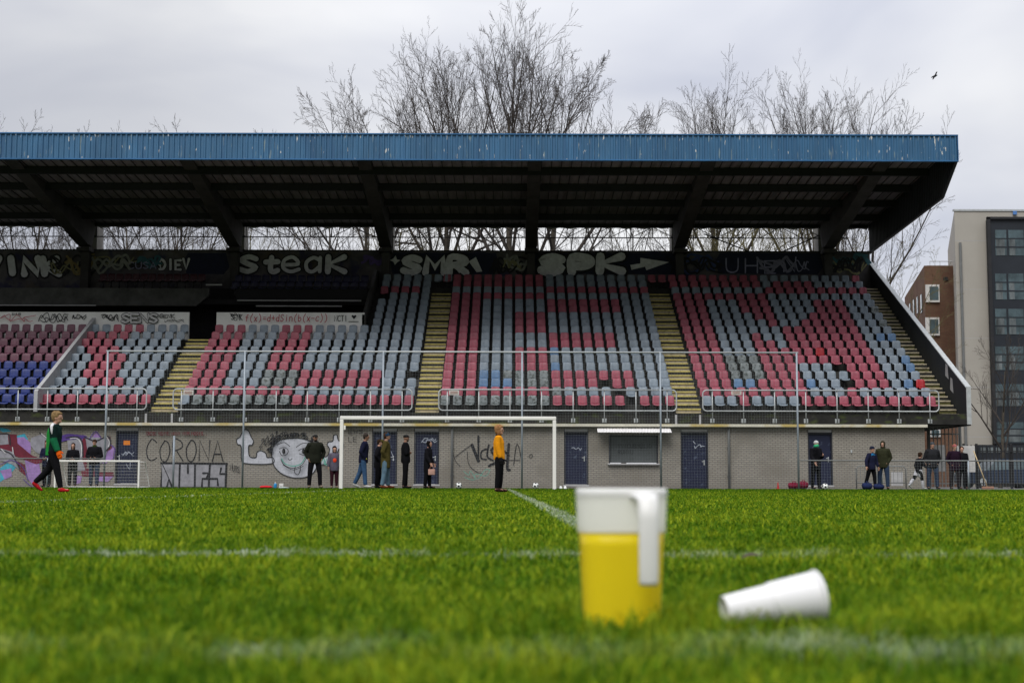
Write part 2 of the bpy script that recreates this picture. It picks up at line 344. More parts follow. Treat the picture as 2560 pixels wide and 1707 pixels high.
# stroke letters in a 0..1 box, y up
LET = {
'A': [[(0,0),(.5,1),(1,0)],[(.2,.35),(.8,.35)]], 'a': [[(.9,.6),(.5,.75),(.1,.5),(.15,.1),(.5,0),(.9,.3)],[(.9,.75),(.9,0)]],
'B': [[(0,0),(0,1),(.7,.9),(.6,.55),(0,.5)],[(.6,.5),(.9,.25),(.6,0),(0,0)]],
'C': [[(.95,.85),(.5,1),(.05,.6),(.1,.15),(.5,0),(.95,.12)]], 'c': [[(.9,.6),(.5,.72),(.1,.4),(.3,.02),(.9,.1)]],
'D': [[(0,0),(0,1),(.7,.85),(.95,.45),(.6,.05),(0,0)]], 'd': [[(.85,1),(.85,0)],[(.85,.5),(.4,.6),(.1,.3),(.4,0),(.85,.15)]],
'E': [[(.9,1),(0,1),(0,0),(.9,0)],[(0,.5),(.7,.5)]], 'e': [[(.1,.35),(.9,.4),(.6,.75),(.15,.6),(.1,.2),(.5,0),(.95,.12)]],
'F': [[(.9,1),(0,1),(0,0)],[(0,.55),(.7,.55)]], 'f': [[(.9,.95),(.5,.9),(.4,0)],[(.1,.6),(.8,.6)]],
'G': [[(.9,.85),(.5,1),(.05,.6),(.1,.15),(.5,0),(.95,.15),(.9,.45),(.55,.45)]], 'H': [[(0,0),(0,1)],[(1,0),(1,1)],[(0,.5),(1,.5)]], 'I': [[(.5,0),(.5,1)]], 'i': [[(.5,0),(.5,.65)],[(.5,.85),(.5,.93)]],
'K': [[(.05,0),(.05,1)],[(.95,1),(.1,.5),(1,0)]], 'L': [[(0,1),(0,0),(.8,0)]],
'M': [[(0,0),(.1,1),(.5,.35),(.9,1),(1,0)]], 'N': [[(0,0),(.05,1),(.9,0),(1,1)]], 'n': [[(.1,0),(.1,.65)],[(.1,.5),(.5,.7),(.85,.5),(.9,0)]],
'O': [[(.5,1),(.05,.6),(.15,.1),(.6,0),(.95,.45),(.8,.9),(.45,1)]], 'P': [[(.1,0),(.1,1),(.75,.95),(.9,.65),(.6,.42),(.15,.42)]],
'R': [[(.05,0),(.05,1),(.75,.95),(.85,.65),(.1,.48)],[(.35,.5),(.95,0)]], 'S': [[(.9,.85),(.5,1),(.1,.78),(.45,.52),(.9,.28),(.5,0),(.05,.15)]],
'T': [[(0,1),(1,1)],[(.5,1),(.5,0)]], 't': [[(.45,1),(.4,.2),(.6,0),(.9,.1)],[(.05,.68),(.9,.7)]],
'U': [[(0,1),(.05,.2),(.5,0),(.95,.2),(1,1)]], 'V': [[(0,1),(.5,0),(1,1)]], 'W': [[(0,1),(.25,0),(.5,.7),(.75,0),(1,1)]],
'X': [[(0,0),(1,1)],[(0,1),(1,0)]], 'x': [[(.1,0),(.9,.65)],[(.1,.65),(.9,0)]], 'Y': [[(0,1),(.5,.5),(1,1)],[(.5,.5),(.4,0)]],
'Z': [[(0,1),(1,1),(0,0),(1,0)]], 'b': [[(.15,1),(.15,0)],[(.15,.4),(.6,.6),(.9,.3),(.5,0),(.15,.15)]],
'0': [[(.5,1),(.1,.6),(.2,.1),(.6,0),(.9,.5),(.5,1)]], '1': [[(.3,.8),(.6,1),(.55,0)]], '2': [[(.1,.75),(.5,1),(.85,.7),(.1,0),(.95,0)]],
'+': [[(.5,.2),(.5,.8)],[(.15,.5),(.85,.5)]], '-': [[(.1,.45),(.9,.45)]], '=': [[(.1,.35),(.9,.35)],[(.1,.6),(.9,.6)]],
'(': [[(.8,1.1),(.35,.6),(.4,.1),(.8,-.15)]], ')': [[(.2,1.1),(.65,.6),(.6,.1),(.2,-.15)]], '.': [[(.4,0),(.5,.02)]], "'": [[(.5,1),(.5,.8)]],
}
SHARP = set('AEFHIKLMNTVWXYZkK')
def write(W, mb, txt, x0, y0, cw, ch, wd, mi=0, gap=.25, slant=0.0, rise=0.0, jit=0.0, seed=1):
    """letters in photo px: baseline start (x0,y0), cell width cw, height ch px; wd metres"""
    rg = random.Random(seed); x = x0
    for c in txt:
        if c == ' ': x += cw*.8; continue
        k = rg.uniform(-jit, jit)*ch; sc = 1+rg.uniform(-jit, jit)
        for st in LET[c]:
            W.stroke(mb, [(x+cw*a+slant*ch*b, y0-rise*(x-x0)-ch*b*sc+k) for a, b in st], wd, mi, sm=c not in SHARP)
        x += cw*(1+gap)
def scribble(W, mb, x0, y0, x1, y1, wd, mi=0, n=9, seed=1, strokes=2):
    rg = random.Random(seed)
    for _ in range(strokes):
        W.stroke(mb, [(x0+(x1-x0)*(i+rg.uniform(-.6,.6))/n, rg.uniform(y0, y1)) for i in range(n+1)], wd, mi)

# ============================================================ ground
YFENCE = 52.0; YWALL = 56.8; YSLAB = 56.6
# lines painted on the turf (world metres)
LINES = [((-.12,47.9),(.42,4.6),.065), ((-9,4.66),(9,4.52),.075), ((-9,2.14),(9,1.90),.12), ((-5.6,14.5),(-3.9,44.0),.055), ((-20,47.9),(20,47.9),.06)]
def turf_color(nt, attr=True):
    """colour of turf: greens, moss, a little brown, chalk on the lines"""
    g = N(nt, 'ShaderNodeNewGeometry'); pos = g.outputs['Position']
    s = N(nt, 'ShaderNodeSeparateXYZ'); nt.links.new(pos, s.inputs[0])
    n = N(nt, 'ShaderNodeTexNoise'); n.inputs['Scale'].default_value = 1.3; n.inputs['Detail'].default_value = 8; n.inputs['Roughness'].default_value = .7; nt.links.new(pos, n.inputs[0])
    r = N(nt, 'ShaderNodeValToRGB'); e = r.color_ramp.elements
    e[0].position = .22; e[0].position = .25; e[0].color = (0.016,0.068,0.002,1); e[1].position = .87; e[1].color = (0.40,0.45,0.022,1)
    q = e.new(.5); q.color = (0.098,0.205,0.007,1)
    if attr:
        a = N(nt, 'ShaderNodeAttribute'); a.attribute_name = 'rnd'
        md = N(nt, 'ShaderNodeMath', operation='MULTIPLY_ADD'); md.inputs[1].default_value = .55; nt.links.new(a.outputs['Fac'], md.inputs[0])
        h = N(nt, 'ShaderNodeMath', operation='MULTIPLY'); h.inputs[1].default_value = .5; nt.links.new(n.outputs[0], h.inputs[0]); nt.links.new(h.outputs[0], md.inputs[2])
        nt.links.new(md.outputs[0], r.inputs[0])
    else: nt.links.new(n.outputs[0], r.inputs[0])
    # darker, greener grass towards the far touchline, yellower turf nearer
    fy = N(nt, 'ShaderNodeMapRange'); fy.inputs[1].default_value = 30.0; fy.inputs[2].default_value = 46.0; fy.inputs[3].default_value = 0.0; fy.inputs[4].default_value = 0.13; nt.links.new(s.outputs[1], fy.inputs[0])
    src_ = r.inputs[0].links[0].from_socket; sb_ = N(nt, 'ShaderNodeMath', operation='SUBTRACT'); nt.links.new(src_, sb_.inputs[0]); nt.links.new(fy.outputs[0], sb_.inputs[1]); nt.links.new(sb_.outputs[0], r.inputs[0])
    cur = r.outputs[0]
    total = None
    bn_ = N(nt, 'ShaderNodeTexNoise'); bn_.inputs['Scale'].default_value = 2.1; bn_.inputs['Detail'].default_value = 3; nt.links.new(pos, bn_.inputs[0])
    bw_ = N(nt, 'ShaderNodeMapRange'); bw_.inputs[1].default_value = .42; bw_.inputs[2].default_value = .58; bw_.inputs[3].default_value = .22; bw_.inputs[4].default_value = 1.0; nt.links.new(bn_.outputs[0], bw_.inputs[0])
    for li, (a0, b0, hw) in enumerate(LINES):
        A = Vector((a0[0],a0[1],0)); D = Vector((b0[0]-a0[0], b0[1]-a0[1], 0)); L = D.length; D /= L; Nn = Vector((-D.y, D.x, 0))
        def dot(v, off):
            d = N(nt, 'ShaderNodeVectorMath', operation='DOT_PRODUCT'); nt.links.new(pos, d.inputs[0]); d.inputs[1].default_value = v
            x = N(nt, 'ShaderNodeMath', operation='SUBTRACT'); nt.links.new(d.outputs['Value'], x.inputs[0]); x.inputs[1].default_value = off; return x.outputs[0]
        u = dot(Nn, A.dot(Nn)); t = dot(D, A.dot(D))
        ab = N(nt, 'ShaderNodeMath', operation='ABSOLUTE'); nt.links.new(u, ab.inputs[0])
        m = N(nt, 'ShaderNodeMapRange'); m.inputs[1].default_value = hw*1.35; m.inputs[2].default_value = hw*.7; nt.links.new(ab.outputs[0], m.inputs[0])
        t2 = N(nt, 'ShaderNodeMath', operation='SUBTRACT'); nt.links.new(t, t2.inputs[0]); t2.inputs[1].default_value = L/2
        t3 = N(nt, 'ShaderNodeMath', operation='ABSOLUTE'); nt.links.new(t2.outputs[0], t3.inputs[0])
        t4 = N(nt, 'ShaderNodeMath', operation='LESS_THAN'); nt.links.new(t3.outputs[0], t4.inputs[0]); t4.inputs[1].default_value = L/2
        mu = N(nt, 'ShaderNodeMath', operation='MULTIPLY'); nt.links.new(m.outputs[0], mu.inputs[0]); nt.links.new(t4.outputs[0], mu.inputs[1])
        if li in (1, 2):
            mz = N(nt, 'ShaderNodeMath', operation='MULTIPLY'); nt.links.new(mu.outputs[0], mz.inputs[0]); nt.links.new(bw_.outputs[0], mz.inputs[1]); mu = mz
        if li == 2:
            mz = N(nt, 'ShaderNodeMath', operation='MULTIPLY'); nt.links.new(mu.outputs[0], mz.inputs[0]); nt.links.new(bw_.outputs[0], mz.inputs[1]); mu = mz
            mz = N(nt, 'ShaderNodeMath', operation='MULTIPLY'); nt.links.new(mu.outputs[0], mz.inputs[0]); mz.inputs[1].default_value = .62; mu = mz
        if total is None: total = mu.outputs[0]
        else:
            x = N(nt, 'ShaderNodeMath', operation='MAXIMUM'); nt.links.new(total, x.inputs[0]); nt.links.new(mu.outputs[0], x.inputs[1]); total = x.outputs[0]
    # the paint is thin and broken
    nn = N(nt, 'ShaderNodeTexNoise'); nn.inputs['Scale'].default_value = 4.2; nn.inputs['Detail'].default_value = 8; nn.inputs['Roughness'].default_value = .75; nt.links.new(pos, nn.inputs[0])
    m2 = N(nt, 'ShaderNodeMapRange'); m2.inputs[1].default_value = .40; m2.inputs[2].default_value = .56; m2.inputs[3].default_value = .0; m2.inputs[4].default_value = .85; nt.links.new(nn.outputs[0], m2.inputs[0])
    mm = N(nt, 'ShaderNodeMath', operation='MULTIPLY'); nt.links.new(total, mm.inputs[0]); nt.links.new(m2.outputs[0], mm.inputs[1])
    x = N(nt, 'ShaderNodeMix', data_type='RGBA'); nt.links.new(mm.outputs[0], x.inputs['Factor']); nt.links.new(cur, x.inputs['A']); x.inputs['B'].default_value = (0.50,0.57,0.45,1)
    return x.outputs['Result']
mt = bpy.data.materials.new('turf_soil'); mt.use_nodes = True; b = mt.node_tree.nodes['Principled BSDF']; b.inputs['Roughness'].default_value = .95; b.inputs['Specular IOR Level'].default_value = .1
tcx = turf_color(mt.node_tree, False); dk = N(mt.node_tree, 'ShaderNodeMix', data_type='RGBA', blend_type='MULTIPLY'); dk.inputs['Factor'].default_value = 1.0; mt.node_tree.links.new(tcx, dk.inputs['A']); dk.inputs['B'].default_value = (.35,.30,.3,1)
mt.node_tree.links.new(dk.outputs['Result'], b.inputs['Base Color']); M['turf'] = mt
mg = bpy.data.materials.new('grass_blade'); mg.use_nodes = True; nt_ = mg.node_tree; b = nt_.nodes['Principled BSDF']; b.inputs['Roughness'].default_value = .55; b.inputs['Specular IOR Level'].default_value = .05
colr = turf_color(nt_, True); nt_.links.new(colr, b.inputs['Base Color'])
tr = N(nt_, 'ShaderNodeBsdfTranslucent'); nt_.links.new(colr, tr.inputs[0]); mx = N(nt_, 'ShaderNodeMixShader'); mx.inputs[0].default_value = .35
nt_.links.new(b.outputs[0], mx.inputs[1]); nt_.links.new(tr.outputs[0], mx.inputs[2]); nt_.links.new(mx.outputs[0], nt_.nodes['Material Output'].inputs[0]); M['blade'] = mg

g = MB(); g.box(-400, 400, -200, 600, -0.5, -0.03); tag(obj('ground', g, M['asphalt']), kind='structure')
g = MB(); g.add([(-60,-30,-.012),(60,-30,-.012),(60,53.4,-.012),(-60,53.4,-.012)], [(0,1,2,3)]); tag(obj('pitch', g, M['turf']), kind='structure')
g = MB(); g.box(-60, 60, 53.4, 110, -0.2, -0.005); tag(obj('pavement', g, M['asphalt']), kind='structure')

def grass_mesh():
    rg = np.random.default_rng(3)
    zones = [(1.15,3.2,15000,.034,.0032),(3.2,6.0,6000,.034,.0046),(6.0,11.0,1900,.036,.0072),(11.0,20.0,520,.038,.011),(20.0,34.0,190,.040,.014),(34.0,53.3,110,.034,.018)]
    V = []; F = []; A = []; o = 0
    for (d0, d1, dens, hgt, wid) in zones:
        hw = lambda d: .52*d+1.3
        area = (d1-d0)*(hw(d0)+hw(d1)); n = int(area*dens)
        y = rg.uniform(d0, d1, n*2); keep = rg.uniform(0, 1, n*2) < hw(y)/hw(d1); y = y[keep]; 
        # keep density even: width grows with distance
        n = min(len(y), n); y = y[:n]; x = rg.uniform(-1, 1, n)*hw(y)
        # clumping
        cl = .5+.5*np.sin(x*9.1+np.cos(y*6.3)*2)*np.sin(y*7.7+np.sin(x*5.1)*2); big = .5+.5*np.sin(x*2.3+1.3*np.cos(y*1.9))*np.sin(y*2.9+x)
        tf = np.sin(x*31+3*np.sin(y*17))*np.sin(y*27+2.5*np.sin(x*23)); h = hgt*rg.uniform(.40, 1.25, n)*(.50+.35*cl+.25*big+.34*tf); h = h*(1+1.0*((y>2.16)&(y<2.34)&(((np.abs(x-.185)<.12))|(np.abs(x-.43)<.14)))*rg.uniform(0,1,n)**2); wdt = wid*rg.uniform(.7, 1.4, n)
        az = rg.uniform(0, 2*np.pi, n); lean = rg.uniform(.25, 1.5, n)*h; ld = rg.uniform(0, 2*np.pi, n)
        cx, cy = np.cos(az)*wdt/2, np.sin(az)*wdt/2; lx, ly = np.cos(ld)*lean, np.sin(ld)*lean
        z0 = -.012
        p = np.empty((n,5,3))
        p[:,0] = np.stack([x-cx, y-cy, np.full(n,z0)],1); p[:,1] = np.stack([x+cx, y+cy, np.full(n,z0)],1)
        p[:,2] = np.stack([x+cx*.8+lx*.35, y+cy*.8+ly*.35, h*.55],1); p[:,3] = np.stack([x-cx*.8+lx*.35, y-cy*.8+ly*.35, h*.55],1)
        p[:,4] = np.stack([x+lx, y+ly, h*(1-.30*lean/h)],1)
        V.append(p.reshape(-1,3)); i = o+np.arange(n)*5
        F.append((i,)); o += n*5
        A.append(np.repeat(np.clip(rg.uniform(0,1,n)*.66+.13+.18*(cl-.5)+.22*tf+.2*(big-.5),0,1),5))
    V = np.concatenate(V); I = np.concatenate([f[0] for f in F]); A = np.concatenate(A); n = len(I)
    me = bpy.data.meshes.new('grass'); me.vertices.add(len(V)); me.vertices.foreach_set('co', V.astype(np.float32).ravel())
    loops = np.stack([I,I+1,I+2,I+3,I+3,I+2,I+4],1).ravel(); me.loops.add(len(loops)); me.loops.foreach_set('vertex_index', loops.astype(np.int32))
    st = np.stack([np.arange(n)*7, np.arange(n)*7+4],1).ravel(); me.polygons.add(2*n); me.polygons.foreach_set('loop_start', st.astype(np.int32))
    at = me.attributes.new('rnd', 'FLOAT', 'POINT'); at.data.foreach_set('value', A.astype(np.float32))
    me.materials.append(M['blade']); me.update(calc_edges=True); me.validate()
    print('grass blades', n)
    o = bpy.data.objects.new('grass', me); COL.objects.link(o); tag(o, 'short green grass of the football pitch', 'grass', kind='stuff')
grass_mesh()

# ============================================================ grandstand
XL, XR = -31.0, 18.1
NR = 18; YR0, YR1 = 57.9, 70.1
ZT0, ZT1 = PZ(1280, 988, YR0), PZ(1280, 686, YR1)       # seat tops, first and last row
def rowY(r): return YR0+(YR1-YR0)*r/(NR-1)
def rowZ(r): return ZT0+(ZT1-ZT0)*r/(NR-1)-0.74          # tread level
DY = (YR1-YR0)/(NR-1); DZ = (ZT1-ZT0)/(NR-1)
stand = thing('grandstand', (0, YWALL, 0), 'concrete grandstand with blue corrugated fascia, deep black roof and graffiti covered walls', 'grandstand')
ZS = rowZ(0)
XBOX = -6.73
# terrace steps
mb = MB()
def terrace(x0, x1, r0, r1, zb=None):
    poly = []
    for r in range(r0, r1+1):
        y = rowY(r)-.42; poly += [(y, rowZ(r)-(DZ if r > 0 else 0)), (y, rowZ(r))]
    ye = rowY(r1)+DY-.42 if r1 < NR-1 else 71.6
    poly += [(ye, rowZ(r1)), (ye, rowZ(0)-.1)]
    poly[0] = (poly[0][0], rowZ(0)-.1)
    if r0 > 0: poly[0] = (rowY(r0)-.42, rowZ(0)-.1)
    mb.prismx(poly, x0, x1)
terrace(XBOX, XR, 0, NR-1); terrace(XL, XBOX, 0, 9)
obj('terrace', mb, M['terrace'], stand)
# edge slab
mb = MB(); zg = PZ(1280, 1062, YWALL)
mb.box(XL, XR+.15, YSLAB, YR0-.42, zg+.05, ZS-.03); mb.box(XL, XR+.15, YWALL+.02, 71.5, zg+.05, zg+.3)
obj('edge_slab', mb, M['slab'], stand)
for px in (365, 430, 1690, 1750): 
    x = PX(px, 1040, YSLAB); mb = MB(); mb.box(x-.04, x+.04, YSLAB-.03, YSLAB-.003, ZS-.55, ZS-.1); obj('bracket_stub', mb, M['lintel'], stand)
# front wall with its openings
xw1 = PX(2313, 1140, YWALL)
ZD = 0.0
DOORS = [(288,345,0.14),(930,993,0.14),(1035,1098,0.14),(1410,1471,0.14),(1702,1771,0.0),(2020,2082,0.14)]
ops = [(PX(a,1140,YWALL), PX(b,1140,YWALL), z, PZ(1280,1071,YWALL)) for a,b,z in DOORS]
wx0, wx1 = PX(1522,1120,YWALL), PX(1645,1120,YWALL); wz0, wz1 = PZ(1584,1158,YWALL), PZ(1584,1087,YWALL)
ops.append((wx0, wx1, wz0, wz1)); ops.sort()
mb = MB(); x = XL
for a, b_, z0, z1 in ops:
    mb.box(x, a, YWALL, YWALL+.3, -.1, zg+.05); 
    if z0 > 0: mb.box(a, b_, YWALL, YWALL+.3, -.1, z0)
    mb.box(a, b_, YWALL, YWALL+.3, z1, zg+.05); x = b_
mb.box(x, xw1, YWALL, YWALL+.3, -.1, zg+.05); mb.box(xw1-.3, xw1, YWALL+.3, 70, -.1, zg+.05)
fw = obj('front_wall', mb, M['brick_grey'], stand)
mb = MB(); mb.box(XL, xw1+.05, YWALL-.27, YWALL-.002, zg-.06, zg+.045); obj('gutter', mb, M['gutter'], stand)
for i, (a, b_, z) in enumerate(DOORS):
    x0, x1 = PX(a,1140,YWALL), PX(b_,1140,YWALL); zt = PZ(1280,1071,YWALL)
    mb = MB(); mb.bbox(x0+.06, x1-.06, YWALL+.10, YWALL+.15, z+.02, zt-.2, .005)
    if i == 4:
        for k in range(12): zz = z+.08+k*.175; mb.box(x0+.07, x1-.07, YWALL+.09, YWALL+.1, zz, zz+.012)
    else:
        for k in range(1, 9 if i in (1,2) else 2): zz = z+.02+k*(.23 if i in (1,2) else .95); mb.box(x0+.07, x1-.07, YWALL+.092, YWALL+.1, zz, zz+.02)
    dr = obj('door', mb, M['door'], stand)
    hx = x1-.16 if i > 0 else x0+.14
    h = MB(); h.bbox(hx-.02, hx+.02, YWALL+.075, YWALL+.09, z+.93, z+1.13, .004); h.box(hx-.1, hx+.01, YWALL+.05, YWALL+.065, z+1.06, z+1.085); h.box(hx-.005, hx+.01, YWALL+.064, YWALL+.076, z+1.06, z+1.085)
    obj('handle', h, M['galv'], dr)
    f = MB(); f.box(x0, x0+.055, YWALL+.02, YWALL+.16, z, zt-.12); f.box(x1-.055, x1, YWALL+.02, YWALL+.16, z, zt-.12); f.box(x0, x1, YWALL+.03, YWALL+.165, zt-.19, zt-.12)
    obj('door_frame', f, M['frame_dark'], stand)
    f = MB(); f.box(x0+.03, x1-.03, YWALL+.01, YWALL+.12, zt-.115, zt-.01); obj('lintel', f, M['lintel'], stand)
    if z > 0: f = MB(); f.box(x0-.03, x1+.03, YWALL-.02, YWALL+.2, z-.06, z+.005); obj('threshold', f, M['lintel'], stand)
# orange notice and scratched tags on doors
W = Wall(YWALL+.10)
mb = MB(); W.fill(mb, [(309,1101),(325,1101),(325,1112),(309,1112)]); obj('notice', mb, paint('orange_notice', (0.75,0.22,0.02), .05), stand)
W = Wall(YWALL+.088); scr = paint('pale_scratch', (0.45,0.5,0.6))
for fn in (lambda m: (scribble(W, m, 305, 1128, 334, 1140, .02, seed=3, n=7), W.stroke(m, [(316,1160),(324,1172),(326,1155)], .02)), lambda m: scribble(W, m, 1055, 1094, 1092, 1106, .03, seed=5, n=8),
           lambda m: scribble(W, m, 1430, 1118, 1455, 1126, .025, seed=7, n=7, strokes=1), lambda m: (scribble(W, m, 1736, 1110, 1760, 1122, .03, seed=9, n=6, strokes=1), W.stroke(m, [(1733,1103),(1738,1109)], .03)), lambda m: W.stroke(m, [(978,1128),(985,1150),(980,1148)], .02)):
    mb = MB(); fn(mb); obj('scratched_tag', mb, scr, stand)
# kiosk window
mb = MB(); mb.box(wx0+.05, wx1-.05, YWALL+.10, YWALL+.12, wz0+.03, wz1-.02)
k = 0; z = wz0+.05
while z < wz1-.06: mb.box(wx0+.06, wx1-.06, YWALL+.085, YWALL+.10, z, z+.045); z += .07
wn = obj('window_shutter', mb, M['shutter'], stand)
f = MB(); f.box(wx0, wx0+.05, YWALL-.01, YWALL+.12, wz0, wz1); f.box(wx1-.05, wx1, YWALL-.01, YWALL+.12, wz0, wz1); f.box(wx0+.05, wx1-.05, YWALL-.01, YWALL+.12, wz1-.05, wz1)
obj('shutter_frame', f, M['frame_dark'], wn)
f = MB(); f.bbox(wx0-.05, wx1+.05, YWALL-.14, YWALL-.002, wz0-.06, wz0-.003, .01); obj('window_sill', f, M['lintel'], wn)
W = Wall(YWALL+.083); mb = MB(); write(W, mb, 'VVICUBMUIID', 1545, 1119, 6, 9, .02, gap=.3); write(W, mb, 'RUNIU', 1545, 1134, 6, 9, .02, gap=.3); obj('shutter_lettering', mb, paint('shutter_paint', (0.075,0.085,0.09)), wn)
ax0, ax1 = PX(1492,1070,YWALL), PX(1675,1070,YWALL); za = PZ(1584,1068,YWALL-.2); mb = MB()
nb = 46; pts = []
for i in range(nb+1):
    x = ax0+(ax1-ax0)*i/nb; pts.append((x, .012 if i % 2 else 0))
vs = []
for x, q in pts: vs += [(x, YWALL-.10, za-.02+q), (x+(.06 if x < 0 else .0), YWALL-.62, za-.21+q), (x, YWALL-.10, za-.035+q), (x, YWALL-.62, za-.225+q)]
fs = []
for i in range(nb): a = 4*i; fs += [(a,a+4,a+5,a+1),(a+2,a+3,a+7,a+6),(a+1,a+5,a+7,a+3)]
mb.add(vs, fs); obj('awning', mb, M['awning'], stand)
# downpipes
for px in (1130, 1822):
    x = PX(px, 1150, YWALL); mb = MB(); mb.tube([(x, YWALL-.07, .0), (x, YWALL-.07, zg-.22), (x+.03, YWALL-.05, zg-.05)], .045, 10)
    for z in (.5, 1.6): mb.box(x-.07, x+.07, YWALL-.09, YWALL-.004, z, z+.03)
    obj('downpipe', mb, M['rail_grey'], stand, smooth=True)
# cable / lamp on wall
mb = MB(); x, z = P(2128,1128,YWALL); mb.box(x-.03,x+.03,YWALL-.05,YWALL-.004,z-.06,z+.06); obj('junction_box', mb, M['galv'], stand)

# ---- stairs
def stair(pl, pr, r1, name, mt, mn, halves=2, clip=0, x0=None, x1=None, label=None):
    if x0 is None: x0, x1 = pl, pr
    s = MB(); n = MB(); k = 0
    for r in range(0, r1+1):
        for h in range(halves):
            y = rowY(r)-.42-DY+DY*(h+1)/halves*1.0; z = rowZ(r)-DZ+DZ*(h+1)/halves
            if r == 0: y = max(y, YR0-.42); 
            if r == 0 and h == 0: continue
            y0 = rowY(r)-.432-DY*(halves-1-h)/halves
            s.box(x0, x1, y0+.03, y0+DY/halves+.03, z-DZ/halves-.03, z+.012)
            n.box(x0+.01, x1-.01, y0-.02, y0+.05, z-.04, z+.018)
    o = obj(name, s, mt, stand, label=label); obj('step_nosing', n, mn, o); return o
cW = .2525
XB0, XC0, XD0, XE0 = PX(115.5,988,YR0), PX(462,988,YR0), PX(1113,988,YR0), PX(1767,990,YR0)
PIT = (PX(1674,988,YR0)-XD0)/18
sb = [(XB0+8*PIT+cW, XC0-cW, 9), (XC0+18*PIT+cW, XD0-cW, 16), (XD0+18*PIT+cW, XE0-cW, 16)]
for a, b_, r in sb: stair(a, b_, r, 'stairs', M['stair'], M['nosing'])
stair(XE0+18*PIT+cW+.05, XR-.02, 17, 'stairs', M['stair_dark'], M['stair'], label='mossy dark stairs along the right end wall')
# ---- grey dividing wall between blue and red seats
xd = PX(90, 1000, YR0-.6); mb = MB()
y0, y1 = YR0-.62, rowY(9)+.55
mb.prismx([(y0, ZS-.02), (y0, ZS+.84), (y1, rowZ(9)+1.10), (y1, rowZ(9)-.1)], xd-.09, xd+.06)
obj('dividing_wall', mb, M['grey_wall'], stand)
# ---- white parapets
YP = rowY(9)+.55; zp0, zp1 = rowZ(9)-.05, PZ(700, 781, YP)
for a, b_ in ((None,473),(541,911)):
    xa = XL if a is None else PX(a, 795, YP); xb = PX(b_, 795, YP); mb = MB(); mb.bbox(xa, xb, YP, YP+.12, zp0, zp1, .01); pp = obj('white_parapet', mb, M['white_parapet'], stand)
# ---- boxes behind: floor, back wall, upper slab
YB = 67.6
mb = MB(); zf = rowZ(9)-.02
mb.box(XL, XBOX, YP+.12, 71.4, zf-.2, zf+.02); mb.box(XL, XBOX, 69.6, 69.8, zf+.02, PZ(300,720,69.6))
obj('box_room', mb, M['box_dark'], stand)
mb = MB(); xk = PX(522, 740, YB); zb0, zb1 = PZ(300,764,YB), PZ(300,720,YB)
mb.prism([(XL,zb0),(xk-.6,zb0),(xk,zb0+.5),(xk,zb1),(XL,zb1)], YB, YB+.18)
for px in (60, 250, 300, 352, 405, 458): x, z = P(px, 738, YB); mb.box(x-.04, x+.04, YB-.02, YB-.002, z-.06, z+.06)
obj('box_parapet', mb, M['box_concrete'], stand)
mb = MB(); mb.box(XL, XBOX, YB+.18, 71.5, zb1-.75, zb1-.5); mb.box(XL, XBOX, 69.0, 71.5, zb1-.5, zb1-.1)
xn0, xn1 = PX(590,730,YB), PX(918,730,YB)
mb.box(xn0, xn1, YB+.02, YB+.15, PZ(700,748,YB), PZ(700,716,YB))
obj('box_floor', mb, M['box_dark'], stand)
for (a, b_, yy) in ((593,903,751),(515,555,712),(640,855,765),(0,240,763)):
    x0, z = P(a, yy, YB-.1); x1 = PX(b_, yy, YB-.1); mb = MB(); mb.tube([(x0, YB-.1, z), (x1, YB-.1, z)], .035, 8); obj('box_rail', mb, M['lintel'], stand)
# sloping dark wall beside the box
mb = MB(); mb.prismx([(YP, zf), (YP, zf+1.3), (70.4, rowZ(17)+1.0), (71.4, rowZ(17)+1.0), (71.4, zf)], XBOX-.16, XBOX-.004); obj('box_side_wall', mb, M['concrete_dark'], stand)
# ---- back wall
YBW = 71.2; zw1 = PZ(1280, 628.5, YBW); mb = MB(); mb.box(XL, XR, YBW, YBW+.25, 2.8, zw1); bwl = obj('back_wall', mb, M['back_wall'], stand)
mb = MB(); mb.box(XL, XR, YBW-.03, YBW+.28, zw1, zw1+.05); obj('coping', mb, M['steel_dark'], stand)
# ---- roof
YF = 57.2; zf0, zf1 = PZ(1280, 399, YF), PZ(1280, 338, YF)
mb = MB(); per = .215; x = XL; vs = []; XRF = XR+.12
prof = [(0,0),(.075,0),(.10,.045),(.155,.045),(.18,0)]
while x < XRF:
    for dx, dy in prof:
        if x+dx <= XRF: vs += [(x+dx, YF-dy, zf0), (x+dx, YF-dy, zf1)]
    x += per
mb.add(vs, [(2*i,2*i+2,2*i+3,2*i+1) for i in range(len(vs)//2-1)])
fa = obj('fascia', mb, M['fascia'], stand)
mb = MB(); mb.box(XL, XRF+.03, YF-.07, YF+.12, zf1+.001, zf1+.05); mb.box(XL, XRF+.03, YF-.055, YF+.1, zf0-.045, zf0-.001); mb.box(XRF+.001, XRF+.03, YF-.06, YF+.1, zf0, zf1); obj('fascia_trim', mb, M['blue_trim'], fa)
YCB = 71.6; zc0 = zf1-.32; zc1 = PZ(1280, 562, YCB)
mb = MB(); mb.prismx([(YF+.02, zf1-.02), (YF+.02, zc0+.0), (YCB, zc1), (YCB, zc1+.35)], XL, XR+.05); roof = obj('roof', mb, M['ceiling'], stand)
def ceil_z(y): return zc0+(zc1-zc0)*(y-YF)/(YCB-YF)
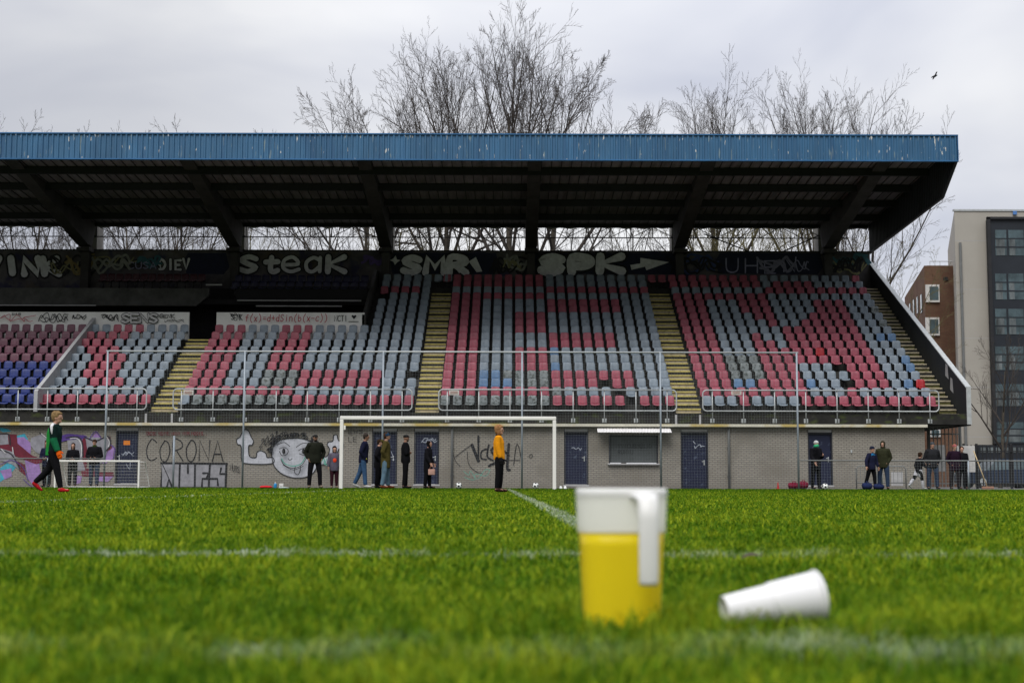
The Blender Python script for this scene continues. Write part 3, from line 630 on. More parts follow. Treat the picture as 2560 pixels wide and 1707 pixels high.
# sheet joints running front to back, purlins along
mb = MB(); x = XL
while x < XR:
    mb.prismx([(YF+.05, ceil_z(YF)-.001), (YF+.05, ceil_z(YF)-.028), (YCB-.05, ceil_z(YCB)-.028), (YCB-.05, ceil_z(YCB)-.001)], x, x+.03); x += .43
obj('sheet_rib', mb, M['steel_dark'], roof)
for y in (57.6, 60.9, 63.6, 66.4, 69.2, 71.35):
    z = ceil_z(y); mb = MB(); hgt = .34 if y < 71 else .2; mb.box(XL, XR, y-.08, y+.08, z-hgt, z-.03); obj('purlin', mb, M['steel_dark'], roof)
mb = MB(); n = 260; zz = ceil_z(YCB)
vs = []
for i in range(n+1): x = XL+(XR-XL)*i/n; q = .035*math.sin(i*1.25)+.02*math.sin(i*.31); vs += [(x, YCB-.02, zz-.17+q), (x, YCB-.02, zz-.10+q)]
mb.add(vs, [(2*i,2*i+2,2*i+3,2*i+1) for i in range(n)]); obj('sheet_edge', mb, M['lintel'], roof)
# beams and columns
BX = [PX(px, 590, 70.6) for px in (-163, 212, 586, 964, 1328, 1700, 2072)]
for bx in BX:
    mb = MB(); yb0, yb1 = 57.5, 71.3
    zb_f = PZ(1280, 402, 59.6)+.05; mb.prismx([(yb0, ceil_z(yb0)-.03), (yb0, zb_f+.25), (59.6, zb_f), (70.2, PZ(1280,613,70.2)), (70.9, PZ(1280,620,70.9)), (71.3, PZ(1280,585,71.3)), (71.3, ceil_z(71.3)-.03)], bx-.29, bx+.29)
    obj('roof_beam', mb, M['beam'], stand)
    mb = MB(); mb.box(bx-.2, bx+.2, 70.7, 71.15, rowZ(16), PZ(1280,600,70.9)); obj('column', mb, M['beam'], stand)
    mb = MB(); zc = PZ(1280,628,70.5); mb.bbox(bx-.33, bx+.33, 70.3, 71.18, zc-.06, zc+.13, .02); obj('bearing_block', mb, M['beam'], stand)
    mb = MB(); mb.box(bx-.29, bx+.29, 71.7, 72.8, 0, ceil_z(71.6)); obj('rear_column', mb, M['beam_light'], stand)
# truss in the gap
mb = MB(); yt = 71.62; za_, zb_ = PZ(1280,567,yt), PZ(1280,594,yt)
mb.tube([(XL,yt,za_),(XR,yt,za_)], .035, 6); mb.tube([(XL,yt,zb_),(XR-1,yt,zb_)], .028, 6)
x = XL; k = 0
while x < XR-1.2:
    mb.tube([(x,yt,za_),(x,yt,zb_)], .022, 5)
    mid = min(BX, key=lambda q: abs(q-x)); mb.tube([(x,yt,za_ if k % 2 or True else zb_),(x+1.09,yt,zb_)] if (x-XL) % 7.44 < 3.7 else [(x+1.09,yt,za_),(x,yt,zb_)], .02, 5); x += 1.09; k += 1
obj('truss', mb, M['steel_dark'], stand)
mb = MB(); 
a = P(1760,585,71.0); b_ = P(1870,628,71.0); mb.tube([(a[0],71,a[1]),(b_[0],71,b_[1])], .035, 5); obj('wind_brace', mb, M['steel_dark'], stand); mb = MB(); a = P(2045,590,71.0); b_ = P(1960,628,71.0); mb.tube([(a[0],71,a[1]),(b_[0],71,b_[1])], .035, 5)
obj('wind_brace', mb, M['steel_dark'], stand)
# ---- end wall: parapet below, cladding gable above, corrugated
def corr_side(poly_fn, y0, y1, name, mt, xs):
    mb = MB(); vs = []; y = y0; 
    while y <= y1+1e-6:
        for dy, dx in ((0,0),(.1,0),(.13,.04),(.23,.04)):
            if y+dy <= y1+1e-6: lo, hi = poly_fn(y+dy); vs += [(xs-dx, y+dy, lo), (xs-dx, y+dy, hi)]
        y += .26
    mb.add(vs, [(2*i,2*i+2,2*i+3,2*i+1) for i in range(len(vs)//2-1)]); return obj(name, mb, mt, stand)
# gable skirt lower edge points (y, z)
yk0, zk0 = YF, zf0
yk1 = 59.2; zk1 = PZ(2372, 494, yk1)     # lower corner of the short sloping piece
yk2, zk2 = 71.6, PZ(2180, 634, 71.6)
def skirt(y):
    if y < yk1: lo = zk0+(zk1-zk0)*(y-yk0)/(yk1-yk0)
    else: lo = zk1+(zk2-zk1)*(y-yk1)/(yk2-yk1)
    return lo, ceil_z(y)+.3
corr_side(skirt, YF, 71.6, 'gable_cladding', M['sheet_dark'], XR+.08)
mb = MB()
for (ya, za2, yb_, zb2) in ((yk0,zk0,yk1,zk1),(yk1,zk1,yk2,zk2)): mb.prismx([(ya,za2-.03),(ya,za2+.05),(yb_,zb2+.05),(yb_,zb2-.03)], XR+.02, XR+.14)
obj('gable_edge', mb, M['sheet_dark'], stand)
ye0 = YSLAB; ze_t = PZ(2412, 968, ye0)
mb = MB(); mb.prismx([(ye0, ZS-.5), (ye0, ze_t), (ye0+.05, ze_t), (71.6, PZ(2180,655,71.6)), (71.6, ZS-.5)], XR, XR+.16)
obj('end_wall', mb, M['sheet_dark'], stand)
mb = MB(); mb.prismx([(ye0-.02, ze_t-.02), (ye0-.02, ze_t+.03), (71.6, PZ(2180,655,71.6)+.03), (71.6, PZ(2180,655,71.6)-.02)], XR-.02, XR+.19); mb.box(XR-.0, XR+.18, ye0-.05, ye0-.002, ZS-.45, ze_t+.02)
obj('end_wall_coping', mb, M['galv'], stand)
W2 = MB(); 
for (yy, zz, s_) in ((59.0, PZ(2360,925,59), .35), (58.4, PZ(2375,960,58.4), .3)): 
    W2.add([(XR-.004, yy+s_*.5, zz+.3), (XR-.004, yy-.1, zz+.2), (XR-.004, yy-.2, zz-.4), (XR-.004, yy+.25, zz-.2)], [(0,1,2,3)])
obj('scuffed_paint', W2, M['lintel'], stand)

# ============================================================ graffiti on the stand
silver = paint('silver_spray', (0.72,0.74,0.76), .12); blk = paint('black_spray', (0.012,0.012,0.016)); white = paint('white_spray', (0.54,0.56,0.62), .12)
W = Wall(YBW)
def bubble(txt, x0, y0, cw, ch, wd, gap, slant=0, seed=1, fillmat=None, name='graffiti_lettering', jit=.05):
    o_ = MB(); i_ = MB()
    write(W, o_, txt, x0, y0, cw, ch, wd*1.55, gap=gap, slant=slant, seed=seed, jit=jit)
    W.off += .01
    write(W, i_, txt, x0, y0, cw, ch, wd, gap=gap, slant=slant, seed=seed, jit=jit)
    obj(name, i_, fillmat or silver, stand); obj('graffiti_outline', o_, blk, stand)
bubble('VINK', -36, 684, 38, 38, .36, .28, -.12, 2); bubble('DIEV', 400, 674, 14, 24, .13, .40, 0, 3)
bubble('S', 598, 680, 46, 38, .26, .3, .05, 4); bubble('t', 662, 681, 36, 37, .27, .36, .04, 4); bubble('e', 704, 681, 46, 50, .19, .36, .04, 4); bubble('a', 762, 681, 42, 48, .19, .36, .04, 4); bubble('K', 818, 681, 44, 38, .30, .36, .04, 4); bubble('SMR', 1006, 682, 46, 36, .34, .26, .05, 5)
bubble('SPK', 1350, 681, 58, 36, .44, .26, .04, 6)
mb = MB(); W.off += .01; W.fill(mb, [(1575,664),(1600,660),(1600,646),(1672,657),(1615,677),(1612,668),(1578,676)]); W.fill(mb, [(975,652),(984,648),(990,640),(993,650),(1002,652),(993,658),(988,664),(984,656)])
W.fill(mb, [(1130,660),(1150,650),(1158,680),(1148,684)]); W.fill(mb,[(1172,655),(1190,644),(1206,680),(1192,682)]); obj('graffiti_arrow', mb, silver, stand)
nav = paint('navy_spray', (0.012,0.018,0.05)); W.off = .003
for (x0,x1) in ((470,565),(985,1240),(1330,1690),(1800,2050)): mb = MB(); W.fill(mb, [(x0,632),(x1,633),(x1+8,668),(x1-6,686),(x0-4,684),(x0-10,650)]); obj('graffiti_background', mb, nav, stand)
mb = MB(); W.off = .06
write(W, mb, 'UHEN', 1815, 683, 30, 34, .07, gap=.6, seed=3, jit=.1); scribble(W, mb, 1990, 648, 2020, 680, .05, seed=4, n=5)
write(W, mb, 'CUSA', 322, 672, 14, 16, .05, gap=.3, seed=8); obj('graffiti_tag', mb, paint('lilac_spray', (0.34,0.34,0.50)), stand)
W.off = .06
for i, (a, b_, c, d) in enumerate(((120,640,236,690),(250,645,390,672),(1230,640,1320,685),(1670,640,1800,684),(2075,640,2150,680))): mb = MB(); scribble(W, mb, a, b_, c, d, .09, seed=20+i, n=8, strokes=4); obj('graffiti_tag', mb, blk, stand)
W.off = .07
for i, (a, b_, c, d) in enumerate(((235,640,340,670),(130,650,200,688),(1260,650,1300,680),(2070,650,2160,690))): mb = MB(); scribble(W, mb, a, b_, c, d, .07, seed=40+i, n=7, strokes=2); obj('graffiti_tag', mb, M.setdefault('olive', paint('olive_spray', (0.28,0.27,0.14))), stand)
for i, (a, b_, c, d, kk, cc) in enumerate(((236,632,330,684,'pale',(.30,.31,.28)),(345,640,400,668,'teal',(.05,.16,.20)),(905,636,975,664,'violet',(.12,.08,.26)),(1262,636,1330,676,'pale',(.30,.31,.28)),(1700,636,1790,684,'blue',(.05,.08,.22)),(1900,640,1985,684,'pale2',(.24,.24,.34)),(170,632,232,688,'ochre',(.26,.20,.08)),(2088,636,2168,664,'teal',(.05,.16,.20)))):
    mb = MB(); W.off = .075; scribble(W, mb, a, b_, c, d, .12, seed=60+i, n=6, strokes=3); obj('graffiti_tag', mb, M.setdefault('g'+kk, paint(kk+'_spray', cc)), stand)
# parapet writing
W = Wall(YP); mb = MB()
write(W, mb, 'SENK', 578, 800, 6, 13, .035, gap=.2, jit=.1); scribble(W, mb, 576, 783, 602, 792, .02, seed=2); write(W, mb, 'NCTI', 836, 803, 7, 14, .03, gap=.2)
W.stroke(mb, [(872,804),(896,804)], .03)
h0 = (885, 792); W.fill(mb, [(885,798),(879,791),(880,788),(883,788),(885,790),(887,788),(890,788),(891,791)])
obj('marker_tag', mb, blk, stand); mb = MB(); scribble(W, mb, 100, 783, 170, 806, .03, seed=5, n=12, strokes=3); obj('marker_tag', mb, blk, stand); mb = MB(); scribble(W, mb, 180, 783, 214, 800, .03, seed=6, n=9, strokes=2); scribble(W, mb, 255, 785, 296, 804, .03, seed=7, n=8, strokes=3)
obj('marker_tag', mb, blk, stand); mb = MB(); write(W, mb, 'SNUS', 30, 788, 5, 5, .02, gap=.2); write(W, mb, 'GENK', 400, 795, 8, 9, .03, gap=.2, jit=.1); scribble(W, mb, 412, 798, 460, 806, .018, seed=9)
write(W, mb, 'SENS', 305, 806, 21, 20, .16, gap=.1, seed=4); obj('marker_tag', mb, blk, stand)
mb = MB(); W.off += .01; write(W, mb, 'SENS', 305, 806, 21, 20, .10, gap=.1, seed=4); obj('marker_tag', mb, paint('white_fill', (0.7,0.7,0.7)), stand)
mb = MB(); write(W, mb, 'f(x)=d+dSin(b(x-c))', 613, 804, 8.6, 17, .032, gap=.28, slant=.1); scribble(W, mb, 0, 786, 90, 806, .025, seed=12, n=8, strokes=2); obj('formula_writing', mb, paint('red_spray', (0.55,0.06,0.09)), stand)

# front wall graffiti
W = Wall(YWALL); mb = MB()
write(W, mb, 'CORONA', 366, 1152, 27, 52, .045, gap=.22, jit=.03); obj('corona_lettering', mb, blk, stand); mb = MB()
nf = MB(); W.fill(nf, [(403,1160),(566,1160),(564,1216),(405,1216)]); obj('block_lettering_fill', nf, paint('thin_grey_spray', (.33,.33,.36)), stand); W.off += .004
for pts in ([(403,1217),(405,1157),(432,1217),(434,1157)],[(448,1217),(450,1157)],[(450,1158),(470,1158),(470,1182)],[(488,1158),(487,1217)],[(403,1157),(568,1159)],[(525,1158),(522,1217)],[(566,1159),(564,1217)],[(566,1184),(550,1184),(553,1170)],[(505,1217),(506,1196),(544,1196),(545,1212)],[(508,1182),(522,1182),(516,1196)],[(418,1216),(422,1198),(430,1216)]):
    W.stroke(mb, pts, .075, sm=False)
obj('block_lettering', mb, blk, stand); mb = MB(); write(W, mb, 'NUTS', 576, 1175, 5, 14, .022, gap=.2, rise=-.3, jit=.1); obj('small_tag', mb, blk, stand); mb = MB()
write(W, mb, '2021', 648, 1118, 9, 22, .03, gap=.25, slant=.3, rise=.55); obj('year_lettering', mb, blk, stand); mb = MB(); write(W, mb, 'EWS', 872, 1084, 10, 10, .022, gap=.3); write(W, mb, 'LE', 872, 1104, 9, 12, .02)
obj('black_lettering', mb, blk, stand)
mb = MB(); write(W, mb, 'DEZE IENIE MINI MIR MOOIS..', 368, 1087, 5, 7.5, .028, gap=.2, jit=.05); obj('red_lettering', mb, paint('dark_red_spray', (0.16,0.02,0.03)), stand)
# cartoon face with raised fists: white fill, black outline
fw_ = MB(); ol = MB(); W.off = .012
head = [(684,1112),(700,1100),(730,1095),(760,1097),(782,1108),(795,1130),(795,1155),(788,1175),(775,1188),(755,1194),(730,1193),(705,1184),(688,1168),(681,1150),(680,1130)]
armL = [(606,1080),(613,1073),(622,1078),(628,1092),(634,1102),(630,1112),(622,1114),(624,1140),(640,1143),(643,1130),(652,1126),(664,1132),(668,1143),(682,1143),(684,1156),(660,1160),(615,1158),(604,1150),(603,1115),(594,1110),(592,1098),(600,1092)]
armR = [(834,1088),(842,1086),(846,1100),(856,1104),(858,1118),(846,1124),(838,1150),(822,1158),(800,1160),(800,1142),(818,1140),(824,1122),(818,1112),(822,1104),(832,1102)]
for sh in (head, armL, armR): W.fill(fw_, sh, sm=True)
obj('painted_figure_fill', fw_, mixin(white, (0.45,0.46,0.5), 5.0, (0.5,0.8), fac=.5), stand); W.off += .01
for sh in (head, armL, armR): W.stroke(ol, sh, .035, closed=True)
rg = random.Random(4)
for i in range(75):
    t = rg.uniform(0, 1); a = math.pi*(1.05-1.1*t); r_ = rg.uniform(.98, 1.22); cx, cy = 735+55*r_*math.cos(a), 1125-36*r_*math.sin(a)
    W.stroke(ol, [(cx-4,cy),(cx,cy-5),(cx+4,cy),(cx,cy+4)], .035)
for pts in ([(694,1112),(712,1106),(726,1116)],[(742,1118),(758,1108),(778,1110)],[(700,1122),(712,1118),(722,1126),(718,1136),(706,1138),(700,1128)],[(748,1126),(762,1120),(772,1128),(764,1138),(750,1134)],
            [(722,1146),(726,1150),(732,1146)],[(704,1148),(712,1162),(735,1170),(756,1162),(766,1146)],[(710,1162),(735,1174),(760,1164)],[(740,1164),(738,1180),(746,1186),(752,1176),(752,1163)]): W.stroke(ol, pts, .028)
W.ellipse(ol, 711, 1128, 4, 8); W.ellipse(ol, 760, 1128, 4, 7); obj('painted_figure_outline', ol, blk, stand)
mb = MB(); W.stroke(mb, [(706,1146),(713,1158),(735,1165),(755,1158),(764,1143)], .04); scribble(W, mb, 800, 1140, 820, 1165, .03, seed=3, n=4); scribble(W, mb, 1160, 1170, 1220, 1200, .02, seed=5, n=5)
obj('green_spray_line', mb, paint('mint_spray', (0.12,0.42,0.33)), stand)
# black tag by the goal
mb = MB(); W.off = .01
for pts, wd in (([(1180,1112),(1196,1152)],.12),([(1196,1152),(1196,1090)],.07),([(1196,1092),(1196,1104)],.09),([(1216,1122),(1204,1128),(1203,1145),(1216,1148)],.06),([(1222,1112),(1218,1140),(1232,1150)],.07),([(1250,1110),(1228,1125),(1244,1150),(1222,1164)],.09),([(1272,1110),(1268,1168),(1274,1174)],.10),([(1262,1128),(1272,1138)],.08),([(1168,1128),(1172,1160),(1190,1178),(1205,1182)],.02),([(1130,1120),(1138,1150),(1150,1165)],.02),([(1138,1142),(1160,1125),(1178,1112)],.025),([(1284,1162),(1293,1108),(1306,1160)],.03),([(1240,1150),(1300,1150)],.02),([(1328,1134),(1322,1140),(1328,1144),(1331,1138),(1328,1134)],.02)):
    W.stroke(mb, pts, wd)
obj('black_tag', mb, blk, stand)
# colourful piece at the left
cols = {'grey': (0.30,0.30,0.34), 'red': (0.16,0.015,0.035), 'purple': (0.36,0.22,0.52), 'cyan': (0.06,0.42,0.58), 'violet': (0.10,0.05,0.28), 'dk': (0.03,0.03,0.04), 'wh': (0.7,0.7,0.72)}
cm = {k: paint('mural_'+k, c) for k, c in cols.items()}; parts = {k: MB() for k in cols}; W.off = .004
def mf(k, pts): q_ = MB(); W.fill(q_, pts); obj('mural_patch', q_, cm[k], stand)
mf('cyan', [(0,1068),(20,1072),(28,1078),(8,1080),(0,1076)]); mf('cyan', [(38,1090),(62,1084),(70,1098),(52,1106)]); mf('cyan', [(0,1170),(26,1150),(40,1168),(20,1190),(0,1205)])
mf('purple', [(-40,1100),(60,1092),(78,1108),(76,1140),(50,1132),(30,1118),(-40,1130)]); mf('purple', [(228,1096),(240,1080),(252,1096),(268,1112),(286,1118),(282,1146),(262,1160),(240,1150),(210,1120),(180,1105),(200,1095)])
mf('purple', [(62,1150),(96,1148),(104,1190),(84,1214),(70,1196)]); mf('purple', [(0,1176),(28,1170),(30,1190),(12,1198)]); mf('purple', [(190,1188),(205,1190),(202,1206),(192,1210)]); mf('purple', [(240,1190),(284,1190),(270,1204),(244,1202)])
mf('red', [(-40,1082),(42,1086),(44,1108),(80,1138),(104,1146),(98,1100),(120,1095),(122,1150),(90,1160),(40,1140),(0,1120),(-40,1120)])
mf('red', [(36,1150),(62,1160),(66,1190),(48,1176)]); mf('red', [(200,1110),(212,1090),(222,1130),(216,1170),(250,1180),(284,1180),(284,1190),(206,1190),(196,1150)]); mf('red', [(264,1100),(276,1090),(280,1120),(268,1128)])
mf('grey', [(0,1086),(20,1086),(22,1110),(0,1112)]); mf('grey', [(78,1094),(108,1084),(122,1096),(112,1102),(112,1140),(90,1130),(76,1112)]); mf('grey', [(0,1120),(34,1130),(52,1176),(30,1160),(0,1150)])
mf('grey', [(168,1096),(196,1092),(208,1110),(206,1150),(214,1175),(176,1178),(172,1130)]); mf('grey', [(214,1092),(262,1094),(276,1100),(268,1128),(262,1150),(246,1164),(222,1150)]); mf('violet', [(118,1098),(170,1084),(214,1088),(220,1094),(170,1100),(130,1110)])
for pts in ([(0,1084),(22,1086),(26,1112)],[(100,1082),(120,1096),(128,1108)],[(166,1094),(194,1092),(206,1106),(208,1140)],[(212,1092),(240,1102),(270,1090),(276,1112),(262,1130)],[(2,1124),(30,1136),(50,1172)]): W.stroke(parts['dk'], pts, .05)
for pts in ([(104,1084),(122,1098)],[(176,1096),(194,1096),(204,1112),(204,1140)],[(266,1090),(274,1104),(272,1116)],[(4,1122),(14,1132)],[(32,1118),(34,1134)]): W.stroke(parts['wh'], pts, .035)
for pts in ([(-40,1150),(0,1160),(30,1150),(60,1170),(70,1200)],[(225,1096),(240,1078),(254,1096)],[(60,1198),(84,1216),(106,1192)],[(278,1112),(288,1122),(284,1150)]): W.stroke(parts['violet'], pts, .03)
for k in parts: 
    if parts[k].v: obj('mural_'+{'dk':'outline','wh':'highlight'}.get(k,'patch'), parts[k], cm[k], stand)
# ============================================================ seats
def shell(grid, th):
    """grid[r][c] of points -> closed shell with thickness th along -y/-z normal"""
    nr, nc = len(grid), len(grid[0]); vs = [Vector(p) for row in grid for p in row]; bk = []
    for r in range(nr):
        for c in range(nc):
            a = Vector(grid[min(r+1,nr-1)][c])-Vector(grid[max(r-1,0)][c]); b = Vector(grid[r][min(c+1,nc-1)])-Vector(grid[r][max(c-1,0)])
            n = b.cross(a); n.normalize(); bk.append(Vector(grid[r][c])+n*th)
    fs = [(r*nc+c, r*nc+c+1, (r+1)*nc+c+1, (r+1)*nc+c) for r in range(nr-1) for c in range(nc-1)]; o = nr*nc
    fs += [tuple(o+i for i in reversed(f)) for f in fs]
    rim = [c for c in range(nc)]+[r*nc+nc-1 for r in range(1,nr)]+[(nr-1)*nc+c for c in range(nc-2,-1,-1)]+[r*nc for r in range(nr-2,0,-1)]
    for i in range(len(rim)): a, b = rim[i], rim[(i+1)%len(rim)]; fs.append((b, a, o+a, o+b))
    m = MB(); m.add(vs+bk, fs); return m
def seat_back_mb():
    g = []
    for z, w, y in ((.36,.37,0.03),(.46,.375,.045),(.58,.37,.055),(.68,.36,.07),(.725,.335,.085),(.74,.285,.098)):
        g.append([(w*(c/4-.5), y-.035*(2*abs(c/4-.5))**2, z-(.012 if c in (0,4) and z > .7 else 0)) for c in range(5)])
    return shell(g, .014)
def seat_pan_mb():
    g = []
    for y, w, z in ((.03,.35,.36),(-.08,.37,.335),(-.22,.38,.345),(-.33,.375,.355),(-.36,.36,.335),(-.365,.34,.30)):
        g.append([(w*(c/4-.5), y, z+.03*(2*abs(c/4-.5))**2) for c in range(5)])
    return shell(g, -.014)
def bracket_mb():
    m = MB(); m.box(-.03,.03,-.12,.0,.02,.34); m.box(-.19,.19,-.10,-.06,.31,.338); return m
sb_me, sp_me, br_me = {}, {}, None
def seat_meshes(k):
    if k not in sb_me:
        sb_me[k] = seat_back_mb().mesh('backrest', M['seat'+k], smooth=True); sp_me[k] = seat_pan_mb().mesh('seat', M['seat'+k], smooth=True)
    return sb_me[k], sp_me[k]
br_me = bracket_mb().mesh('seat_bracket', M['bracket'])
def rw(s):
    out = ''
    i = 0
    while i < len(s):
        c = s[i]; j = i+1
        while j < len(s) and s[j].isdigit(): j += 1
        out += c*int(s[i+1:j] or 1); i = j
    return out
EROW = ['G3RG4R11','R9G3RG6','R3B2R4BG2XR3GBK','R3D3R3G4R3G3','R3D3R3G3XR3G2B','R3D3R10G2B','R3G3R5KR4G3','R3G3R2GR7G3','R3G3RG2R7GB2','R3G6R7G3','R3G5RG2R5G2D','R3G4R2G3R4G3','R3G3R3G4R3G2D','R3G3R3G4R3G3','R9G10','G9R10','R9GR4G5','R9G9R']
DROW = ['D9R6XR3','R9DG4XG4','R3B3D3R4XR2G3','R3B2D4R7G3','R3G3R3BG9','R3G3R3G10','R3G3R3BG9','R3G6R6G4','R3G6R6G4','R3G3R3G10','R3G3R3G10','R3G3R3G10','R3G6R7G3','R3G6R7G3','R9G10','G9R10','R9G10','R9G10']
CROW = ['GD8R10','R9G10','R3G3D3R7G3','R3G3D3R7G2X']+['R3G3R3G10']*6+['X14G5']*4+['X15G4','X14R4G','X14G5','X14G5']
BROW = ['R9','G9','G3R3G3','G2R3G4','G2R3G4','G2R3G4','GR3G5','R3G6','R4G5','G2R3G4']
AROW = ['N8']*5+['P10']*5
blocks = [('A', None, AROW), ('B', XB0, BROW), ('C', XC0, CROW), ('D', XD0, DROW), ('E', XE0, EROW)]
ORD = ['first','second','third','fourth','fifth','sixth','seventh','eighth','ninth','tenth','eleventh','twelfth','thirteenth','fourteenth','fifteenth','sixteenth','seventeenth','eighteenth','nineteenth']
BN = {'A': 'block left of the grey dividing wall', 'B': 'narrow block right of the dividing wall', 'C': 'second full block, behind the goal', 'D': 'middle block', 'E': 'far right block'}
BN = {'B': 'narrow block beside grey wall', 'C': 'wide block above painted face', 'D': 'middle block between yellow stairs', 'E': 'far right block'}
CN = {'R': 'faded red', 'G': 'grey blue', 'B': 'bright blue', 'N': 'navy blue', 'P': 'plum', 'D': 'mould stained grey', 'K': 'bright red'}
RN = ['front', 'second', 'third', 'fourth', 'fifth']
far = {k: MB() for k in SEATC}; farb = MB(); n_ind = 0
sbm, spm, brm = seat_back_mb(), seat_pan_mb(), bracket_mb()
def put(k, x, y, z):
    for m_ in (sbm, spm): far[k].add([(v[0]+x, v[1]+y, v[2]+z) for v in m_.v], m_.f)
    farb.add([(v[0]+x, v[1]+y, v[2]+z) for v in brm.v], brm.f)
def single(k, x, y, z, label, grp):
    o = thing('stadium_seat', (x+srg.uniform(-.008,.008), y, z), label, 'seat', grp, rz=R(srg.gauss(0,1.6))); a, b = seat_meshes(k)
    for nm, me in (('backrest', a), ('seat', b), ('seat_bracket', br_me)):
        c = bpy.data.objects.new(nm, me); COL.objects.link(c); c.parent = o
XA_R = XB0-PIT*1.0-.75
srg = random.Random(5)
for bn, x0, rows in blocks:
    for r, s in enumerate(rows):
        s = rw(s); assert len(s) == {'A':(5 if False else len(s)),'B':9}.get(bn,19), (bn, r, len(s))
        y, z = rowY(r), rowZ(r)
        if bn == 'A':
            xs = [xd-.38-PIT*i for i in range(len(s))]
            if r < 9: pass
        else: xs = [x0+PIT*i for i in range(len(s))]
        nvis = 0
        for i, k in enumerate(s):
            if k == 'X': continue
            x = xs[i]; px = 1280+FPX*x/(y*math.cos(TH)+z*math.sin(TH)); vis = px > -14
            kk = k
            if r < 4 and vis or (r == 4 and bn == 'D' and n_ind < 300):
                if bn == 'A': lab = f'navy seat left of grey wall, {RN[r]} row, {ORD[i]} from the wall'
                else: lab = f'{CN[k]} seat, {RN[r]} row of {BN[bn]}, {ORD[i]} from left'
                single(kk, x, y+srg.uniform(-.01,.01), z, lab, f'seats in the {RN[r]} row'); n_ind += 1
            else: put(kk, x, y+srg.uniform(-.012,.012), z)
print('individual seats', n_ind)
# seats over the stairs in the top row, seats in the boxes
for xx, k in ((XC0+19*PIT,'G'),(XC0+20*PIT,'G'),(XD0+19*PIT,'R'),(XD0+20*PIT,'R'),(XD0-PIT,'R')): put(k, xx, rowY(17), rowZ(17))
for i in range(13):
    x = PX(258+i*20.5, 700, 69.2); z = PZ(300, 684, 69.2)-.74; put('W', x, 69.2, z)
for i in range(15):
    x = PX(597+i*22.5, 700, 68.6); z = PZ(600, 687, 68.6)-.74; put('V', x, 68.6, z)
    put('V', x, 67.9, z-.4)
ov = MB(); mats_ = []; 
for mi, k in enumerate(list(SEATC)): mats_.append(M['seat'+k]); ov.add(far[k].v, far[k].f, mi)
mats_.append(M['bracket']); ov.add(farb.v, farb.f, len(mats_)-1)
o = obj('stadium_seats', ov, mats_, None, smooth=True); tag(o, 'rows of faded red and grey blue plastic seats filling the upper terrace', 'seats', 'seats in the upper rows', 'stuff')

# ============================================================ front railings
ZRT, ZRB = PZ(1280, 974, YSLAB-.08), PZ(1280, 1026, YSLAB-.08); YRL = YSLAB-.08
RAILS = [(None, 366, [-60,-17,44,118,193,268,342], 'white tube railing in front of the blue seats and dividing wall'),
         (433, 1030, [453,532,612,690,768,848,926,1005], 'white tube railing above the painted face and goal post'),
         (1097, 1691, [1118,1197,1275,1354,1433,1511,1590,1668], 'white tube railing in front of the middle seat block'),
         (1757, 2347, [1781,1859,1937,2015,2093,2171,2248,2325], 'white tube railing in front of the far right seat block')]
for a, b_, posts, lab in RAILS:
    xa = XL+1 if a is None else PX(a, 1000, YRL); xb = PX(b_, 1000, YRL)
    o = thing('railing', ((xa+xb)/2, YRL, ZS-.4), lab, 'railing', 'railings along the front of the terrace')
    mb = MB(); r_ = .16; pts = []
    def arc(cx, cz, a0, a1): return [(cx+r_*math.cos(a0+(a1-a0)*i/6), YRL, cz+r_*math.sin(a0+(a1-a0)*i/6)) for i in range(7)]
    loop = arc(xb-r_, ZRT-r_, math.pi/2, 0)+arc(xb-r_, ZRB+r_, 0, -math.pi/2)
    if a is not None: loop += arc(xa+r_, ZRB+r_, -math.pi/2, -math.pi)+arc(xa+r_, ZRT-r_, math.pi, math.pi/2)+[loop[0]]
    else: loop = [(xa,YRL,ZRT)]+loop+[(xa,YRL,ZRB)]
    mb.tube(loop, .027, 8, side=(0,1,0)); obj('rail_tube', mb, M['galv'], o, smooth=True)
    for px in posts:
        x = PX(px, 1000, YRL); 
        if x < xa+.1: continue
        mb = MB(); mb.tube([(x, YRL+.04, ZRB-.42), (x, YRL+.04, ZRT-.01)], .024, 8); ps = obj('post', mb, M['galv'], o, smooth=True)
        mb = MB(); mb.bbox(x-.085, x+.085, YRL+.052, YRL+.076, ZRB-.47, ZRB-.30, .01); mb.box(x-.045, x-.030, YRL-.01, YRL+.052, ZRB-.45, ZRB-.32); mb.box(x+.030, x+.045, YRL-.01, YRL+.052, ZRB-.45, ZRB-.32); obj('post_bracket', mb, M['galv'], ps)
# notices tied to the railings
for px, lab in ((471,'small white notice plate behind railing left, above the painted face'), (1135,'small white notice plate behind the middle railing'), (1841,'small white notice plate behind the far right railing')):
    x, z = P(px, 981, YRL+.3); mb = MB(); mb.bbox(x-.20, x+.20, YRL+.3, YRL+.32, z-.10, z+.10, .006)
    o = thing('notice_plate', (x, YRL+.3, z), lab, 'sign', 'notice plates on the railings'); obj('plate', mb, paint('plate_white', (0.62,0.62,0.58), .05), o)
    W = Wall(YRL+.297); t = MB(); 
    for dz in (.04, 0, -.04): W.stroke(t, [(x-.15, z+dz), (x+.15, z+dz)], .014, px=False, sm=False)
    obj('plate_text', t, paint('plate_red', (0.45,0.12,0.08)), o)

